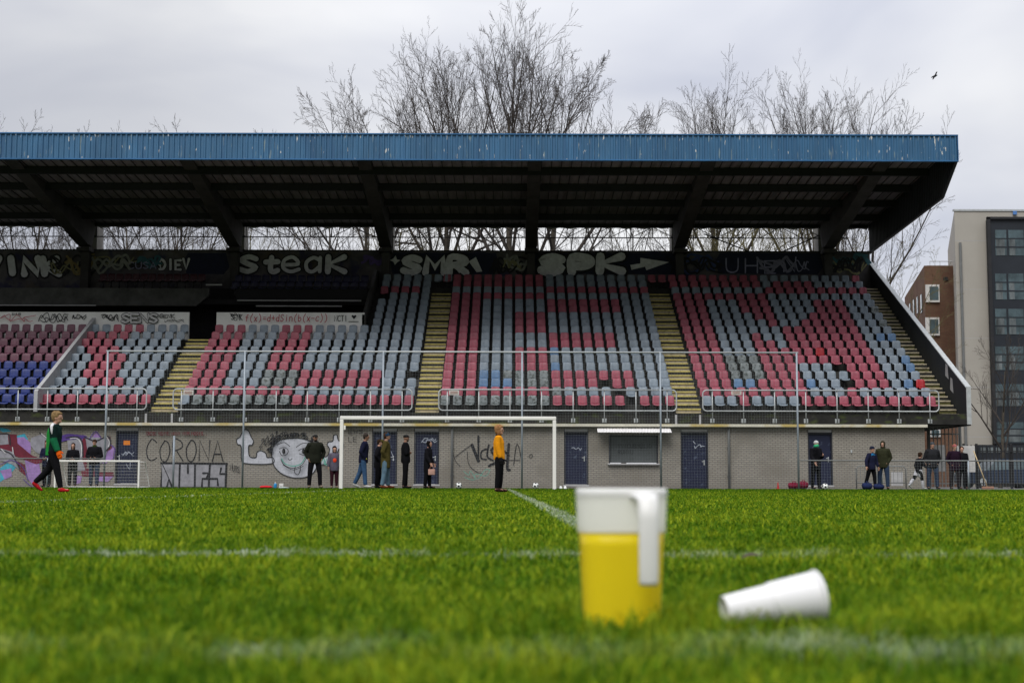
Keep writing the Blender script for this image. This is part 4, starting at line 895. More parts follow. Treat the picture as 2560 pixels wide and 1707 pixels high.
# ============================================================ tall mesh fence behind the goal
FP = [263, 608, 956, 1305, 1652, 1995]; zft = PZ(1280, 880, YFENCE); FXS = [PX(p, 1100, YFENCE) for p in FP]
fence = thing('ball_catch_fence', (0, YFENCE, 0), 'tall wire mesh fence with thin steel posts standing behind the goal', 'fence')
for x in FXS: mb = MB(); mb.tube([(x, YFENCE, -.1), (x, YFENCE, zft)], .036, 10); obj('fence_post', mb, M['galv_post'], fence, smooth=True)
mb = MB(); mb.tube([(FXS[0]-.06, YFENCE, zft), (FXS[-1]+.06, YFENCE, zft)], .03, 8); obj('top_rail', mb, M['galv'], fence, smooth=True)
mb = MB(); yw = YFENCE+.045
x = FXS[0]
while x < FXS[-1]: mb.box(x-.0013, x+.0013, yw-.0015, yw+.0015, .03, zft); x += .10
z = .05
while z < zft: mb.box(FXS[0], FXS[-1], yw+.0016, yw+.004, z-.0013, z+.0013); z += .10
obj('wire_mesh', mb, M['wire'], fence)
mb = MB(); x = PX(434, 1150, YFENCE+.6); mb.tube([(x, YFENCE+.6, -.1), (x, YFENCE+.6, PZ(434,1089,YFENCE+.6))], .04, 10); o = obj('steel_post', mb, M['galv_post'], None, smooth=True, org=(x, YFENCE+.6, 0)); tag(o, 'short steel post in front of the word CORONA', 'post')
# low perimeter rails left and right
for (xa, xb, xs, lab) in ((XL, FXS[0]-.05, [90-400,-100], 'low grey perimeter rail behind the walking goalkeeper at far left'), (FXS[-1]+.05, 30, [2235+105,2422], 'low grey perimeter rail in front of the spectators at right')):
    o = thing('perimeter_rail', ((xa+xb)/2, YFENCE, 0), lab, 'railing'); zr = PZ(2200, 1151, YFENCE); zr = 1.05
    mb = MB(); mb.tube([(xa, YFENCE, zr), (xb, YFENCE, zr)], .024, 8); obj('rail_tube', mb, M['rail_grey'], o, smooth=True)
    x = xb-.0 if xa < -20 else xa
    for px in ([PX(118,1200,YFENCE), PX(-160,1200,YFENCE)] if xa < -20 else [PX(2205,1200,YFENCE), PX(2422,1200,YFENCE), 20.4, 23.5]): mb = MB(); mb.tube([(px,YFENCE,-.05),(px,YFENCE,zr)], .03, 8); obj('post', mb, M['galv_post'], o, smooth=True)
    mb = MB(); x = max(xa, -24)
    while x < min(xb, 24): mb.box(x-.0016, x+.0016, YFENCE-.002, YFENCE+.002, .03, zr); x += .10
    z = .05
    while z < zr: mb.box(max(xa,-24), min(xb,24), YFENCE+.0021, YFENCE+.005, z-.0016, z+.0016); z += .10
    obj('wire_mesh', mb, M['wire'], o)

# ============================================================ goals
YG = 47.9
gx0, gx1 = PX(853.5, 1130, YG), PX(1386, 1130, YG); zg_ = PZ(1120, 1045, YG)
goal = thing('football_goal', ((gx0+gx1)/2, YG, 0), 'white full size football goal standing between the two young keepers', 'goal')
for x in (gx0, gx1): mb = MB(); mb.bbox(x-.06, x+.06, YG-.06, YG+.06, -.05, zg_-.061, .025); obj('goal_post', mb, M['goal'], goal)
mb = MB(); mb.bbox(gx0-.06, gx1+.06, YG-.06, YG+.06, zg_-.06, zg_+.06, .025); obj('crossbar', mb, M['goal'], goal)
mb = MB(); mb.bbox(gx0+.065, gx0+.13, YG-.02, YG+.02, zg_-.40, zg_-.26, .01); obj('net_hook', mb, M['goal'], goal)
ym = 50.6; mx0, mx1, mz = PX(138,1180,ym), PX(347,1180,ym), PZ(250,1152,ym)
mini = thing('training_goal', ((mx0+mx1)/2, ym, 0), 'small white training goal with net behind the left keeper', 'goal')
for x in (mx0, mx1): mb = MB(); mb.bbox(x-.03, x+.03, ym-.03, ym+.03, -.02, mz-.031, .01); obj('goal_post', mb, M['goal'], mini)
mb = MB(); mb.bbox(mx0-.03, mx1+.03, ym-.03, ym+.03, mz-.03, mz+.03, .01); obj('crossbar', mb, M['goal'], mini)
mb = MB()
for x in (mx0, mx1):
    mb.tube([(x, ym, mz-.03), (x+.12, ym+.35, mz-.03), (x+.16, ym+.9, .03), (x, ym+.03, .03)], .018, 8)
mb.tube([(mx0+.16, ym+.9, .03), (mx1+.16, ym+.9, .03)], .018, 6); obj('rear_frame', mb, M['goal'], mini, smooth=True)
mb = MB()
n = 26
for i in range(n+1):
    x = mx0+(mx1-mx0)*i/n; mb.tube([(x+.02, ym+.02, mz-.03), (x+.12, ym+.35, mz-.03), (x+.15, ym+.88, .04)], .0035, 3)
for q in range(1, 8):
    t = q/8; y = ym+.35+.53*t; z = (mz-.03)*(1-t)+.04*t; mb.tube([(mx0+.12+.03*t, y, z), (mx1+.12+.03*t, y, z)], .0035, 3)
    mb.tube([(mx1, ym+.02, mz*(1-t)), (mx1+.12+.03*t, y, mz*(1-t))], .0035, 3); mb.tube([(mx0, ym+.02, mz*(1-t)), (mx0+.12+.03*t, y, mz*(1-t))], .0035, 3)
obj('net', mb, M['net'], mini)

# ============================================================ balls and bits behind the goal line
def ball(px, py, Y, d, label, spots=blk):
    x = PX(px, py, Y); bm = bmesh.new(); bmesh.ops.create_icosphere(bm, subdivisions=4, radius=d/2)
    ic = bmesh.new(); bmesh.ops.create_icosphere(ic, subdivisions=1, radius=1); Rm = Matrix.Rotation(.6, 3, 'X') @ Matrix.Rotation(px, 3, 'Z'); pk = [(Rm @ v.co).normalized() for v in ic.verts]; ic.free()
    mb = MB(); bm.verts.index_update(); vs = [v.co+Vector((x, Y, d/2)) for v in bm.verts]
    for f in bm.faces: pass
    fa_, fb_ = [], []
    for f in bm.faces:
        c = f.calc_center_median().normalized(); (fb_ if max(c.dot(p) for p in pk) > .945 else fa_).append([v.index for v in f.verts])
    mb.add(vs, fa_, 0); mb.add([], [], 1); mb.f += [tuple(i) for i in fb_]; mb.m += [1]*len(fb_); bm.free()
    o = obj('football', mb, [M['ballw'], spots], None, smooth=True, org=(x, Y, 0)); tag(o, label, 'ball', 'footballs behind the goal line')
M['ballw'] = mat('white_ball', (0.80,0.82,0.80), 0.4, 0.03, 10)
ball(1147, 1213, 49.6, .22, 'black and white football right of the woman with the handbag'); ball(1339, 1213, 49.2, .22, 'white football inside the goal near the right post')
ball(2063, 1220, 49.8, .22, 'white football at the feet of the person in white hat')
for px, lab in ((1402,'left of two small white shoes by the goal post'),(1413,'right of two small white shoes by the goal post')):
    x = PX(px, 1219, 48.2); mb = MB(); mb.ell((x, 48.2, .035), (.055,.11,.035)); mb.ell((x, 48.28, .06), (.05,.055,.055)); o = obj('shoe', mb, M['ballw'], None, smooth=True, org=(x,48.2,0)); tag(o, lab, 'shoe', 'loose shoes')
def bag(px, Y, w, d, h, label, key, col, group=None, strap=True):
    x = PX(px, 1215, Y); o = thing('sports_bag', (x, Y, 0), label, 'bag', group); mb = MB()
    mb.tube([(x-w/2, Y, h*.45), (x-w*.42, Y, h*.5), (x, Y+.02, h*.55), (x+w*.40, Y, h*.48), (x+w/2, Y, h*.42)], [(d*.25,h*.25),(d*.5,h*.48),(d*.55,h*.55),(d*.5,h*.46),(d*.25,h*.22)], 12, side=(0,1,0)); obj('bag_body', mb, cloth(key, col), o, smooth=True)
    if strap: mb = MB(); mb.tube([(x-w*.2, Y-d*.3, h*.8), (x-w*.1, Y-d*.2, h*1.25), (x+w*.12, Y-d*.2, h*1.2), (x+w*.2, Y-d*.3, h*.8)], .015, 6); obj('handle', mb, cloth(key, col), o, smooth=True)
    return o
bag(665, 49.3, .42, .25, .09, 'flat red bag on the grass left of the blue bottle', 'red_bag', (0.65,0.03,0.04), strap=False)
bag(1985, 53.0, .42, .3, .24, 'dark red sports bag left of the fence end post', 'maroon_bag', (0.22,0.02,0.05)); bag(2008, 53.2, .36, .3, .28, 'dark red sports bag right of the fence end post', 'maroon_bag', (0.22,0.02,0.05))
bag(2168, 50.3, .34, .25, .24, 'dark blue bag beside the boy in the blue jacket', 'navy_bag', (0.02,0.03,0.09)); bag(2197, 50.4, .36, .25, .2, 'dark blue bag at the feet of the man in green', 'navy_bag', (0.02,0.03,0.09))
x = PX(688, 1215, 49.4); o = thing('water_bottle', (x, 49.4, 0), 'blue plastic bottle standing beside the flat red bag', 'bottle'); mb = MB(); T = Matrix.Translation((x,49.4,0))
mb.lathe([(0,0),(.05,0),(.055,.02),(.055,.13),(.045,.16),(.02,.18)], 14, T); obj('bottle_body', mb, mat('blue_plastic', (0.02,0.25,0.55), .3), o, smooth=True); mb = MB(); mb.lathe([(.02,.18),(.022,.215),(0,.22)], 12, T); obj('cap', mb, M['ballw'], o)
x = PX(702, 1215, 49.4); o = thing('paper_box', (x, 49.4, 0), 'small white cardboard box behind the blue bottle', 'box'); mb = MB(); mb.bbox(x-.055,x+.09,49.38,49.5,0,.17,.008); obj('box_body', mb, M['white_frame'], o); mb = MB(); mb.box(x-.03,x+.06,49.372,49.378,.07,.09); obj('printed_line', mb, M['lintel'], o)
x = PX(712, 1220, 49.2); mb = MB(); mb.tube([(x-.2,49.2,.02),(x,49.2,.03),(x+.14,49.22,.02)], [(.06,.02),(.08,.03),(.05,.015)], 10, side=(0,1,0)); o = obj('folded_towel', mb, cloth('pale_cloth', (0.5,0.58,0.56)), None, smooth=True, org=(x,49.2,0)); tag(o, 'pale folded towel on the grass beside the white box', 'towel')
x = PX(1945, 1215, 53.2); o = thing('training_cone', (x, 53.2, 0), 'small red training cone by the wall left of the bags', 'cone'); mb = MB(); mb.lathe([(.012,.26),(.05,.02)], 14, Matrix.Translation((x,53.2,0))); obj('cone_body', mb, paint('cone_red', (0.6,0.03,0.03)), o, smooth=True); mb = MB(); mb.bbox(x-.08,x+.08,53.12,53.28,0,.02,.004); obj('cone_base', mb, paint('cone_red', (0.6,0.03,0.03)), o)

# ============================================================ right hand side: barrier, palisade, panels, broom, cars
def P_box(name, px0, px1, py0, py1, Y, th, mt, parent, b=.006): 
    x0, z1 = P(px0, py0, Y); x1, z0 = P(px1, py1, Y); mb = MB(); mb.bbox(x0, x1, Y, Y+th, max(z0, 0), z1, b); return obj(name, mb, mt, parent)
yb = 54.6; x0, x1, zt = PX(2141,1190,yb), PX(2265,1190,yb), PZ(2200,1165,yb)
o = thing('crowd_barrier', ((x0+x1)/2, yb, 0), 'low grey tube barrier against the brick wall behind the boy', 'barrier'); mb = MB()
mb.tube([(x0,yb,.02),(x0,yb,zt-.1),(x0+.1,yb,zt),(x1-.1,yb,zt),(x1,yb,zt-.1),(x1,yb,.02)], .025, 8, side=(0,1,0)); mb.tube([(x0,yb,.25),(x1,yb,.25)], .02, 8); obj('barrier_frame', mb, M['rail_grey'], o, smooth=True)
mb = MB(); 
for i in range(1, 12): x = x0+(x1-x0)*i/12; mb.tube([(x,yb,.25),(x,yb,zt)], .009, 5)
obj('barrier_bars', mb, M['rail_grey'], o)
for x in (x0+.2, x1-.2): mb = MB(); mb.box(x-.03,x+.03,yb-.25,yb+.25,0,.03); obj('barrier_foot', mb, M['rail_grey'], o)
o = thing('stacked_boards', (PX(2238,1190,55.4), 55.4, 0), 'grey boards leaning behind the low barrier', 'boards'); P_box('board', 2228, 2258, 1180, 1214, 55.4, .04, M['lintel'], o); P_box('board', 2186, 2204, 1185, 1214, 55.5, .04, M['shutter'], o)
# tall barred gate under the slab, then palisade fence
def barred(name, px0, px1, Y, pyt, step, label, cat, post_px, barw=.018, mt=None):
    xa, xb = PX(px0,1150,Y), PX(px1,1150,Y); zt = PZ((px0+px1)/2, pyt, Y); mt = mt or M['rail_grey']
    o = thing(name, ((xa+xb)/2, Y, 0), label, cat); mb = MB(); x = xa; 
    while x <= xb: mb.box(x-barw, x+barw, Y-.012, Y+.012, .08, zt); x += step
    obj('fence_bars', mb, mt, o)
    mb = MB(); mb.box(xa, xb, Y+.0125, Y+.05, .2, .25); mb.box(xa, xb, Y+.0125, Y+.05, zt-.3, zt-.25); obj('fence_rail', mb, mt, o)
    for p in post_px: x = PX(p,1150,Y); mb = MB(); mb.bbox(x-.045,x+.045,Y-.045+.1,Y+.045+.1,0,zt+.05,.008); obj('fence_post', mb, mt, o)
    return o
barred('barred_gate', 2326, 2404, 58.6, 1068, .155, 'tall barred steel gate beside the end of the brick wall', 'gate', (2324, 2404), mt=M['rail_grey'])
barred('palisade_fence', 2410, 2760, 60.5, 1112, .16, 'dark steel palisade fence with vertical bars right of the stand', 'fence', (2412, 2444, 2530, 2620, 2700), barw=.022, mt=M['steel_dark'])
o = thing('sign_panel', (PX(2412,1150,60.2), 60.2, 0), 'blank white panel fixed to the fence behind spectators', 'panel', 'white panels'); P_box('panel_sheet', 2386, 2439, 1114, 1180, 60.2, .03, M['white_frame'], o); P_box('panel_frame', 2438.8, 2444, 1112, 1182, 60.19, .05, M['steel_dark'], o)
o = thing('sign_panel', (PX(2340,1150,60.0), 60.0, 0), 'narrow white panel behind the barred gate', 'panel', 'white panels'); P_box('panel_sheet', 2330, 2366, 1112, 1178, 60.0, .03, M['white_frame'], o); P_box('panel_frame', 2328, 2330, 1112, 1180, 59.99, .05, M['steel_dark'], o)
yb = 53.6; a = P(2445,1126,yb); b_ = P(2468,1212,yb); o = thing('broom', (b_[0], yb, 0), 'wide broom with pale wooden handle leaning on the fence', 'broom')
mb = MB(); mb.tube([(a[0],yb+.5,a[1]),(b_[0],yb,.10)], .022, 8); obj('broom_handle', mb, mat('pale_wood', (0.50,0.38,0.22), .7), o, smooth=True)
mb = MB(); mb.bbox(b_[0]-.2,b_[0]+.24,yb-.05,yb+.05,.05,.12,.01); hd = obj('broom_head', mb, mat('pink_wood', (0.42,0.22,0.15), .7), o); mb = MB()
for i in range(22): x = b_[0]-.19+i*.02; mb.tube([(x,yb-.02,.055),(x+random.uniform(-.03,.03),yb-.06,.0)], .008, 4)
obj('bristles', mb, mat('bristle', (0.30,0.17,0.10), .9), o)
def car(px, Y, L, ry, label, col):
    x = PX(px,1190,Y); o = thing('parked_car', (x, Y, 0), label, 'car', 'cars parked beyond the fence', rz=ry)
    def ring(x_, w, z0, z1): return [(x_,-w,z0),(x_,w,z0),(x_,w,z1),(x_,-w,z1)]
    h = L/2; mb = MB(); prof = [(-h,.62,.35,.62),(-h*.93,.82,.25,.78),(-h*.5,.87,.22,.86),(h*.2,.88,.22,.92),(h*.6,.87,.22,.94),(h*.95,.82,.25,.92),(h,.7,.35,.75)]
    vs = []
    for p in prof: vs += ring(*p)
    fs = [(4*i+j,4*i+(j+1)%4,4*i+4+(j+1)%4,4*i+4+j) for i in range(len(prof)-1) for j in range(4)]+[(3,2,1,0),tuple(4*(len(prof)-1)+j for j in range(4))]; mb.add(vs, fs)
    pm = mat('car_paint_%s' % col[0], col[1], .25, .05, 2, spec=.6); bd = obj('car_body', mb, pm, o, local=True)
    mb = MB(); vs = []; prof = [(-h*.52,.80,.85),(-h*.22,.66,1.38),(h*.5,.66,1.42),(h*.88,.76,.93)]
    for x_, w, z in prof: vs += [(x_,-w,z),(x_,w,z)]
    vs += [(-h*.5,-.82,.84),(-h*.5,.82,.84),(h*.86,-.82,.9),(h*.86,.82,.9)]
    mb.add(vs, [(0,1,3,2),(4,5,7,6),(0,2,4,6),(1,7,5,3)]); obj('car_windows', mb, M['glass'], o, local=True)
    mb = MB(); mb.box(-h*.22,h*.5,-.67,.67,1.385,1.44); obj('car_roof', mb, pm, o, local=True)
    for sx in (-.62,.62):
        for sy in (-.86,.70):
            mb = MB(); mb.tube([(sx*h,sy,.31),(sx*h,sy+.17,.31)], .31, 20); wh = obj('wheel', mb, M['steel_dark'], o, smooth=False, local=True); mb = MB(); mb.tube([(sx*h,sy-.01 if sy<0 else sy+.16,.31),(sx*h,sy+.01 if sy<0 else sy+.18,.31)], .18, 14); obj('rim', mb, M['galv'], wh, local=True)
    for sy in (-.6,.6): mb = MB(); mb.ell((-h*.965,sy,.66),(.06,.16,.08)); obj('headlight', mb, M['glass_pale'], o, smooth=True, local=True)
    for sy in (-.66,.66): mb = MB(); mb.ell((h*.97,sy,.78),(.05,.12,.1)); obj('tail_light', mb, paint('tail_red', (0.5,0.02,0.02)), o, smooth=True, local=True)
car(2500, 70, 4.2, R(8), 'dark blue car parked beyond the palisade fence near the broom', ('navy', (0.03,0.045,0.08)))
car(2625, 72, 4.2, R(170), 'silver grey car parked beyond the palisade fence at the frame edge', ('grey', (0.25,0.27,0.28)))

# ============================================================ buildings behind at right
YT = 92.0
tx0 = PX(2396, 900, YT); zt = PZ(2396, 528, YT); yt2 = YT+5; txl = PX(2378, 900, yt2)
tower = thing('office_tower', (tx0+5, YT, 0), 'tall beige concrete building with a dark glazed curtain wall', 'building')
mb = MB(); X1 = 48.0; n_ = [(tx0,YT),(X1,YT),(X1,YT+16),(PX(2377,900,YT+16),YT+16)]
vs = [(x,y,0) for x,y in n_]+[(x,y,zt) for x,y in n_]; k = len(n_)
mb.add(vs, [tuple(range(k))[::-1], tuple(range(k,2*k))]+[(i,(i+1)%k,(i+1)%k+k,i+k) for i in range(k)]); obj('wall', mb, M['render_beige'], tower)
mb = MB(); mb.box(tx0-.05, X1, YT-.06, YT+.2, zt+.001, zt+.12); obj('parapet_cap', mb, M['galv'], tower)
mb = MB(); x = PX(2394+8,700,YT); mb.tube([(x, YT-.1, .1), (x, YT-.1, PZ(2400,607,YT))], .09, 8); obj('downpipe', mb, M['rail_grey'], tower)
mb = MB(); z = zt
for z in np.arange(3.2, zt-.5, 3.2): mb.box(tx0, PX(2478,800,YT), YT-.004, YT-.001, z, z+.03)
for x in np.arange(tx0+1.4, PX(2478,800,YT), 1.2): pass
obj('panel_joint', mb, M['lintel'], tower)
cx0, cz = PX(2477, 800, YT-.4), PZ(2500, 549, YT-.4); mb = MB(); mb.box(cx0, X1, YT-.4, YT-.003, PZ(2500,1110,YT), cz); cw_ = obj('curtain_wall', mb, M['curtain'], tower)
bands = [(575,639),(684,749),(772,836),(866,925),(960,1015),(1055,1105)]
colx = [2486, 2519, 2562, 2604, 2646, 2688]
for bi, (t, b_) in enumerate(bands):
    for c in range(5):
        x0, z1 = P(colx[c]+1.5, t, YT-.42); x1, z0 = P(colx[c+1]-1.5, b_, YT-.42)
        wn_ = MB(); wn_.box(x0, x1, YT-.43, YT-.401, z0, z1); w_ = obj('window', wn_, M['glass'], tower)
        mb = MB(); zm = z0+(z1-z0)*.33; mb.box(x0, x1, YT-.45, YT-.431, zm-.04, zm+.04); mb.box(x0, x1, YT-.45, YT-.431, zm+(z1-zm)*.5-.03, zm+(z1-zm)*.5+.03); obj('mullion', mb, M['curtain'], w_)
        mb = MB(); bw = random.uniform(.35, .9); 
        if random.random() < .8: mb.box(x0+.05, x0+(x1-x0)*bw, YT-.436, YT-.431, zm+.05, zm+(z1-zm)*.49-.04); mb.box(x0+.05, x0+(x1-x0)*bw, YT-.436, YT-.431, z0+.02, zm-.05); obj('blind', mb, M['glass_pale'], w_)
mb = MB(); mb.box(cx0-.1, cx0+.1, YT-.6, YT-.401, PZ(2500,1110,YT), cz+.1); mb.box(cx0-.1, X1, YT-.6, YT-.401, cz, cz+.15); obj('curtain_frame', mb, M['steel_dark'], tower)
mb = MB(); mb.box(PX(2446,1150,YT-.5), X1, YT-.45, YT-.401, .2, PZ(2500,1112,YT)); obj('ground_floor_glazing', mb, M['curtain'], tower)
for i in range(10): x0, z1 = P(2452+i*19, 1118, YT-.5); x1, z0 = P(2466+i*19, 1131, YT-.5); mb = MB(); mb.box(x0,x1,YT-.5,YT-.451,z0,z1); obj('ground_blind', mb, M['glass_pale'], tower)
mb = MB(); x, z = P(2536,533,YT); mb.box(x-.12,x+.12,YT-.15,YT-.061,z-.12,z+.12); obj('wall_lamp', mb, paint('blue_lamp', (0.1,0.25,0.6)), tower)
YBk = 97.0; bx0 = PX(2314, 800, YBk); zb_t = PZ(2314, 664, YBk); yfar = 114.0; bxf = PX(2263, 800, yfar)
house = thing('brick_building', (bx0+2, YBk, 0), 'brown brick building with white framed windows left of the tower', 'building')
n_ = [(bx0,YBk),(bx0+6.5,YBk),(bx0+6.5,yfar+4),(bxf,yfar)]; k = 4
mb = MB(); vs = [(x,y,0) for x,y in n_]+[(x,y,zb_t) for x,y in n_]; mb.add(vs, [tuple(range(k))[::-1], tuple(range(k,2*k))]+[(i,(i+1)%k,(i+1)%k+k,i+k) for i in range(k)]); obj('wall', mb, M['brick_red'], house)
for (t, b_) in ((713,755),(795,838),(880,922),(965,1007)):
    x0, z1 = P(2313, t-1, YBk); x1, z0 = P(2348, b_+1, YBk); mb = MB(); mb.box(x0, x1, YBk-.15, YBk-.002, z0, z1); w_ = obj('window', mb, M['white_frame'], house)
    x0, z1 = P(2322, t+4, YBk); x1, z0 = P(2345, b_-4, YBk); mb = MB(); mb.box(x0, x1, YBk-.16, YBk-.151, z0, z1); obj('pane', mb, M['glass'], w_)
dirv = Vector((bxf-bx0, yfar-YBk, 0)).normalized(); nrm = Vector((-dirv.y, dirv.x, 0)); 
for (s_, wz0_, wz1_) in ((2.4,PZ(2300,780,99),PZ(2300,735,99)),(5.5,PZ(2290,785,103),PZ(2290,745,103)),(8.6,PZ(2285,795,106),PZ(2285,752,106)),(12,PZ(2275,800,109),PZ(2275,760,109))):
    c = Vector((bx0,YBk,0))+dirv*s_; mb = MB(); vs = []
    for dx in (-.45,.45):
        for dn in (.003,.06):
            for z in (wz0_,wz1_): vs.append(c+dirv*dx+nrm*dn+Vector((0,0,z)))
    mb.add(vs, [(0,1,3,2),(4,6,7,5),(0,4,5,1),(2,3,7,6),(0,2,6,4),(1,5,7,3)]); obj('window', mb, M['glass'], house)
mb = MB(); mb.box(bx0+.3, bx0+6.4, YBk+.3, YBk+.4, zb_t+.001, zb_t+.06)
for i in range(9): mb.tube([(bx0+.5+i*.7, YBk+.35, zb_t), (bx0+.5+i*.7, YBk+.35, zb_t+.35)], .02, 5)
mb.tube([(bx0+.5,YBk+.35,zb_t+.35),(bx0+6.1,YBk+.35,zb_t+.35)], .03, 5); obj('roof_railing', mb, M['galv'], house)
x, z = P(2364, 697, YBk); mb = MB(); mb.box(x-.15,x+.15,YBk-.08,YBk-.002,z-.12,z+.12); obj('wall_vent', mb, M['steel_dark'], house)
# one low brick block seen under the slab between gate bars
low = thing('brick_shed', (PX(2360,1100,88), 88, 0), 'low brown brick block behind the barred gate', 'building'); x0, z1 = P(2300,1072,88); x1 = PX(2395,1100,88)
mb = MB(); mb.box(x0, x1, 88, 91, 0, z1+1.0); obj('wall', mb, M['brick_red'], low); P_box('window', 2326, 2352, 1072, 1092, 87.9, .09, M['white_frame'], low); P_box('window_glazing', 2329, 2349, 1075, 1089, 87.85, .04, M['glass'], low)

# ============================================================ trees
def tree_mesh(seed, H, spread, limbs, trunk_r, dens=1.0, base=.42, up=.5, tw=.0105):
    rg = random.Random(seed); tr_, cr = MB(), MB()
    def side(d, ang):
        a = Vector((rg.uniform(-1,1), rg.uniform(-1,1), rg.uniform(-1,1))); a = (a-d*a.dot(d)).normalized(); return (d*math.cos(ang)+a*math.sin(ang)).normalized()
    def rec(p, d, L, r, lvl):
        n = (0,7,5,3,2)[lvl]; pts = [p.copy()]; rs = [r]; q = p.copy(); dd = d.copy()
        for i in range(n):
            wob = Vector((rg.uniform(-1,1), rg.uniform(-1,1), rg.uniform(-1,1)))*(0,.07,.11,.15,.15)[lvl]
            dd = (dd+wob+Vector((0,0,(0,.05,.03,.02,0)[lvl]*up*2))).normalized(); q = q+dd*(L/n); pts.append(q.copy()); rs.append(max(tw*.6, r*(1-.9*(i+1)/n)))
        cr.tube(pts, rs, (0,6,4,3,3)[lvl], cap=False)
        if lvl >= 4: return
        nch = (0, int(11*dens), int(8*dens), int(5*dens))[lvl]
        for i in range(nch):
            t = (i+rg.uniform(.2,.8))/nch*.82+.16; f = t*n; k = min(n-1, int(f)); pp = pts[k].lerp(pts[k+1], f-k); dd2 = (pts[k+1]-pts[k]).normalized()
            nd = side(dd2, R(rg.uniform(*((28, 54) if lvl == 1 else (24, 48))))); nd = (nd+Vector((0,0,.10))).normalized()
            l2 = L*(0,.52,.44,.44)[lvl]*rg.uniform(.6, 1.1)*(1.25-.75*t); rec(pp, nd, l2, max(tw, rs[k]*.5), lvl+1)
    q = Vector((0,0,-.3)); dd = Vector((rg.uniform(-.04,.04), rg.uniform(-.04,.04), 1)).normalized(); pts = [q.copy()]; rs = [trunk_r*1.25]; TL = H*.80
    for i in range(10):
        dd = (dd+Vector((rg.uniform(-.06,.06), rg.uniform(-.06,.06), .1))).normalized(); q = q+dd*(TL/10); pts.append(q.copy()); rs.append(trunk_r*(1-.82*(i+1)/10))
    tr_.tube(pts, rs, 10)
    for i in range(limbs):
        t = base+(.97-base)*(i/(limbs-1)); k = min(9, int(t*10)); p = pts[k].lerp(pts[k+1], t*10-k); az = i*2.4+rg.uniform(-.4,.4)
        incl = R(spread)*(1.15-.55*t)*rg.uniform(.8,1.15); d = Vector((math.cos(az)*math.sin(incl), math.sin(az)*math.sin(incl), math.cos(incl)))
        rec(p, d, (H-p.z)*rg.uniform(.80, 1.0), rs[k]*.62, 1)
    return tr_, cr
var = {}; dims = {}
def tree_variant(key, *a, **k):
    t_, c_ = tree_mesh(*a, **k); mt, mc = (M['bark_green'], M['twig_green']) if key.endswith('g') else (M['bark'], M['twig'])
    var[key] = (t_.mesh('trunk', mt, smooth=True), c_.mesh('crown', mc)); zz = sorted(v[2] for v in c_.v); xx = sorted(math.hypot(v[0],v[1]) for v in c_.v); dims[key] = (zz[int(len(zz)*.9994)], 2*xx[int(len(xx)*.97)]); print('tree', key, len(c_.f))
tree_variant('a', 11, 27.0, 48, 13, .42, 1.0, base=.45)
tree_variant('b', 21, 20.0, 60, 11, .28, 1.12, base=.46)
tree_variant('c', 13, 19.0, 52, 9, .24, .85, base=.45)
tree_variant('dg', 14, 16.0, 58, 8, .20, .8, base=.42)
tree_variant('e', 15, 8.0, 48, 8, .16, .9, tw=.006, base=.25)
def tree(px, Y, key, py, label, rz=0, wide=None, grp='bare trees behind the stand'):
    '''py: photo height of the top of the crown; wide: crown width in photo px'''
    x = PX(px, 900, Y); H = PZ(px, py, Y); o = thing('bare_tree', (x, Y, 0), label, 'tree', grp, rz=rz); s = H/dims[key][0]; sx = s if wide is None else max(.72*s, min(1.3*s, wide*Y/FPX/dims[key][1]))
    o.scale = (sx, sx, s)
    for nm, me in zip(('trunk', 'crown'), var[key]): c = bpy.data.objects.new(nm, me); COL.objects.link(c); c.parent = o
tree(1275, 82, 'a', 8, 'tallest bare tree, rising above the middle of the roof', .3, 470)
tree(1105, 84, 'a', 62, 'tall bare tree just left of the tallest one above the roof', 4.4, 250)
tree(1385, 80, 'b', 100, 'bare tree leaning right of the tallest tree above the roof', 1.0, 220)
tree(900, 86, 'b', 195, 'lower bare tree above the third roof beam from left', 3.0, 270)
tree(1780, 86, 'a', 170, 'rounded bare tree above the roof, left of the right hand pair', 3.6, 230)
tree(2035, 87, 'a', 160, 'rounded bare tree above the roof, right of the right hand pair', 4.9, 340)
tree(2170, 88, 'c', 250, 'lowest bare tree peeking over the roof near its right end', 1.5, 150)
tree(60, 88, 'c', 298, 'bare treetop just showing over the roof at far left', 2.5, 190)
tree(470, 88, 'c', 304, 'small bare treetop over the roof right of the far left one', 5.5, 200)
for i, (px, Y, k, py, rz) in enumerate(((-60,83,'c',395,1),(170,85,'c',390,2),(300,83,'b',400,3.3),(430,82,'c',380,4),(640,86,'dg',420,.5),(800,84,'c',380,1.9),(985,86,'dg',420,3.1),(1190,88,'dg',400,.2),(1560,88,'c',390,2.2),(1660,87,'dg',440,4.1),(1830,82,'dg',400,5.2),(1910,84,'dg',410,1.2),(1990,82,'dg',420,2.8),(2120,83,'c',420,.4))):
    where = ['seen left of the first beam','seen behind the first beam','seen between first and second beams','seen left of the second beam','seen right of the second beam','seen left of the third beam','seen right of the third beam','seen left of the middle beam','seen right of the middle beam','seen left of the fifth beam','seen right of the fifth beam','seen midway between fifth and sixth beams','seen left of the sixth beam','seen right of the sixth beam'][i]
    tree(px, Y, k, py, 'bare tree under the roof edge, '+where, rz, 330)
tree(2235, 80, 'dg', 590, 'bare tree spreading out beyond the sloping end wall', 0.9, 330)
tree(2490, 75, 'e', 825, 'small bare tree in front of the beige building at right', 1.0, 190, grp='street trees')
tree(2650, 76, 'e', 850, 'small bare street tree beyond the right edge of the photo', 3.0, 190, grp='street trees')
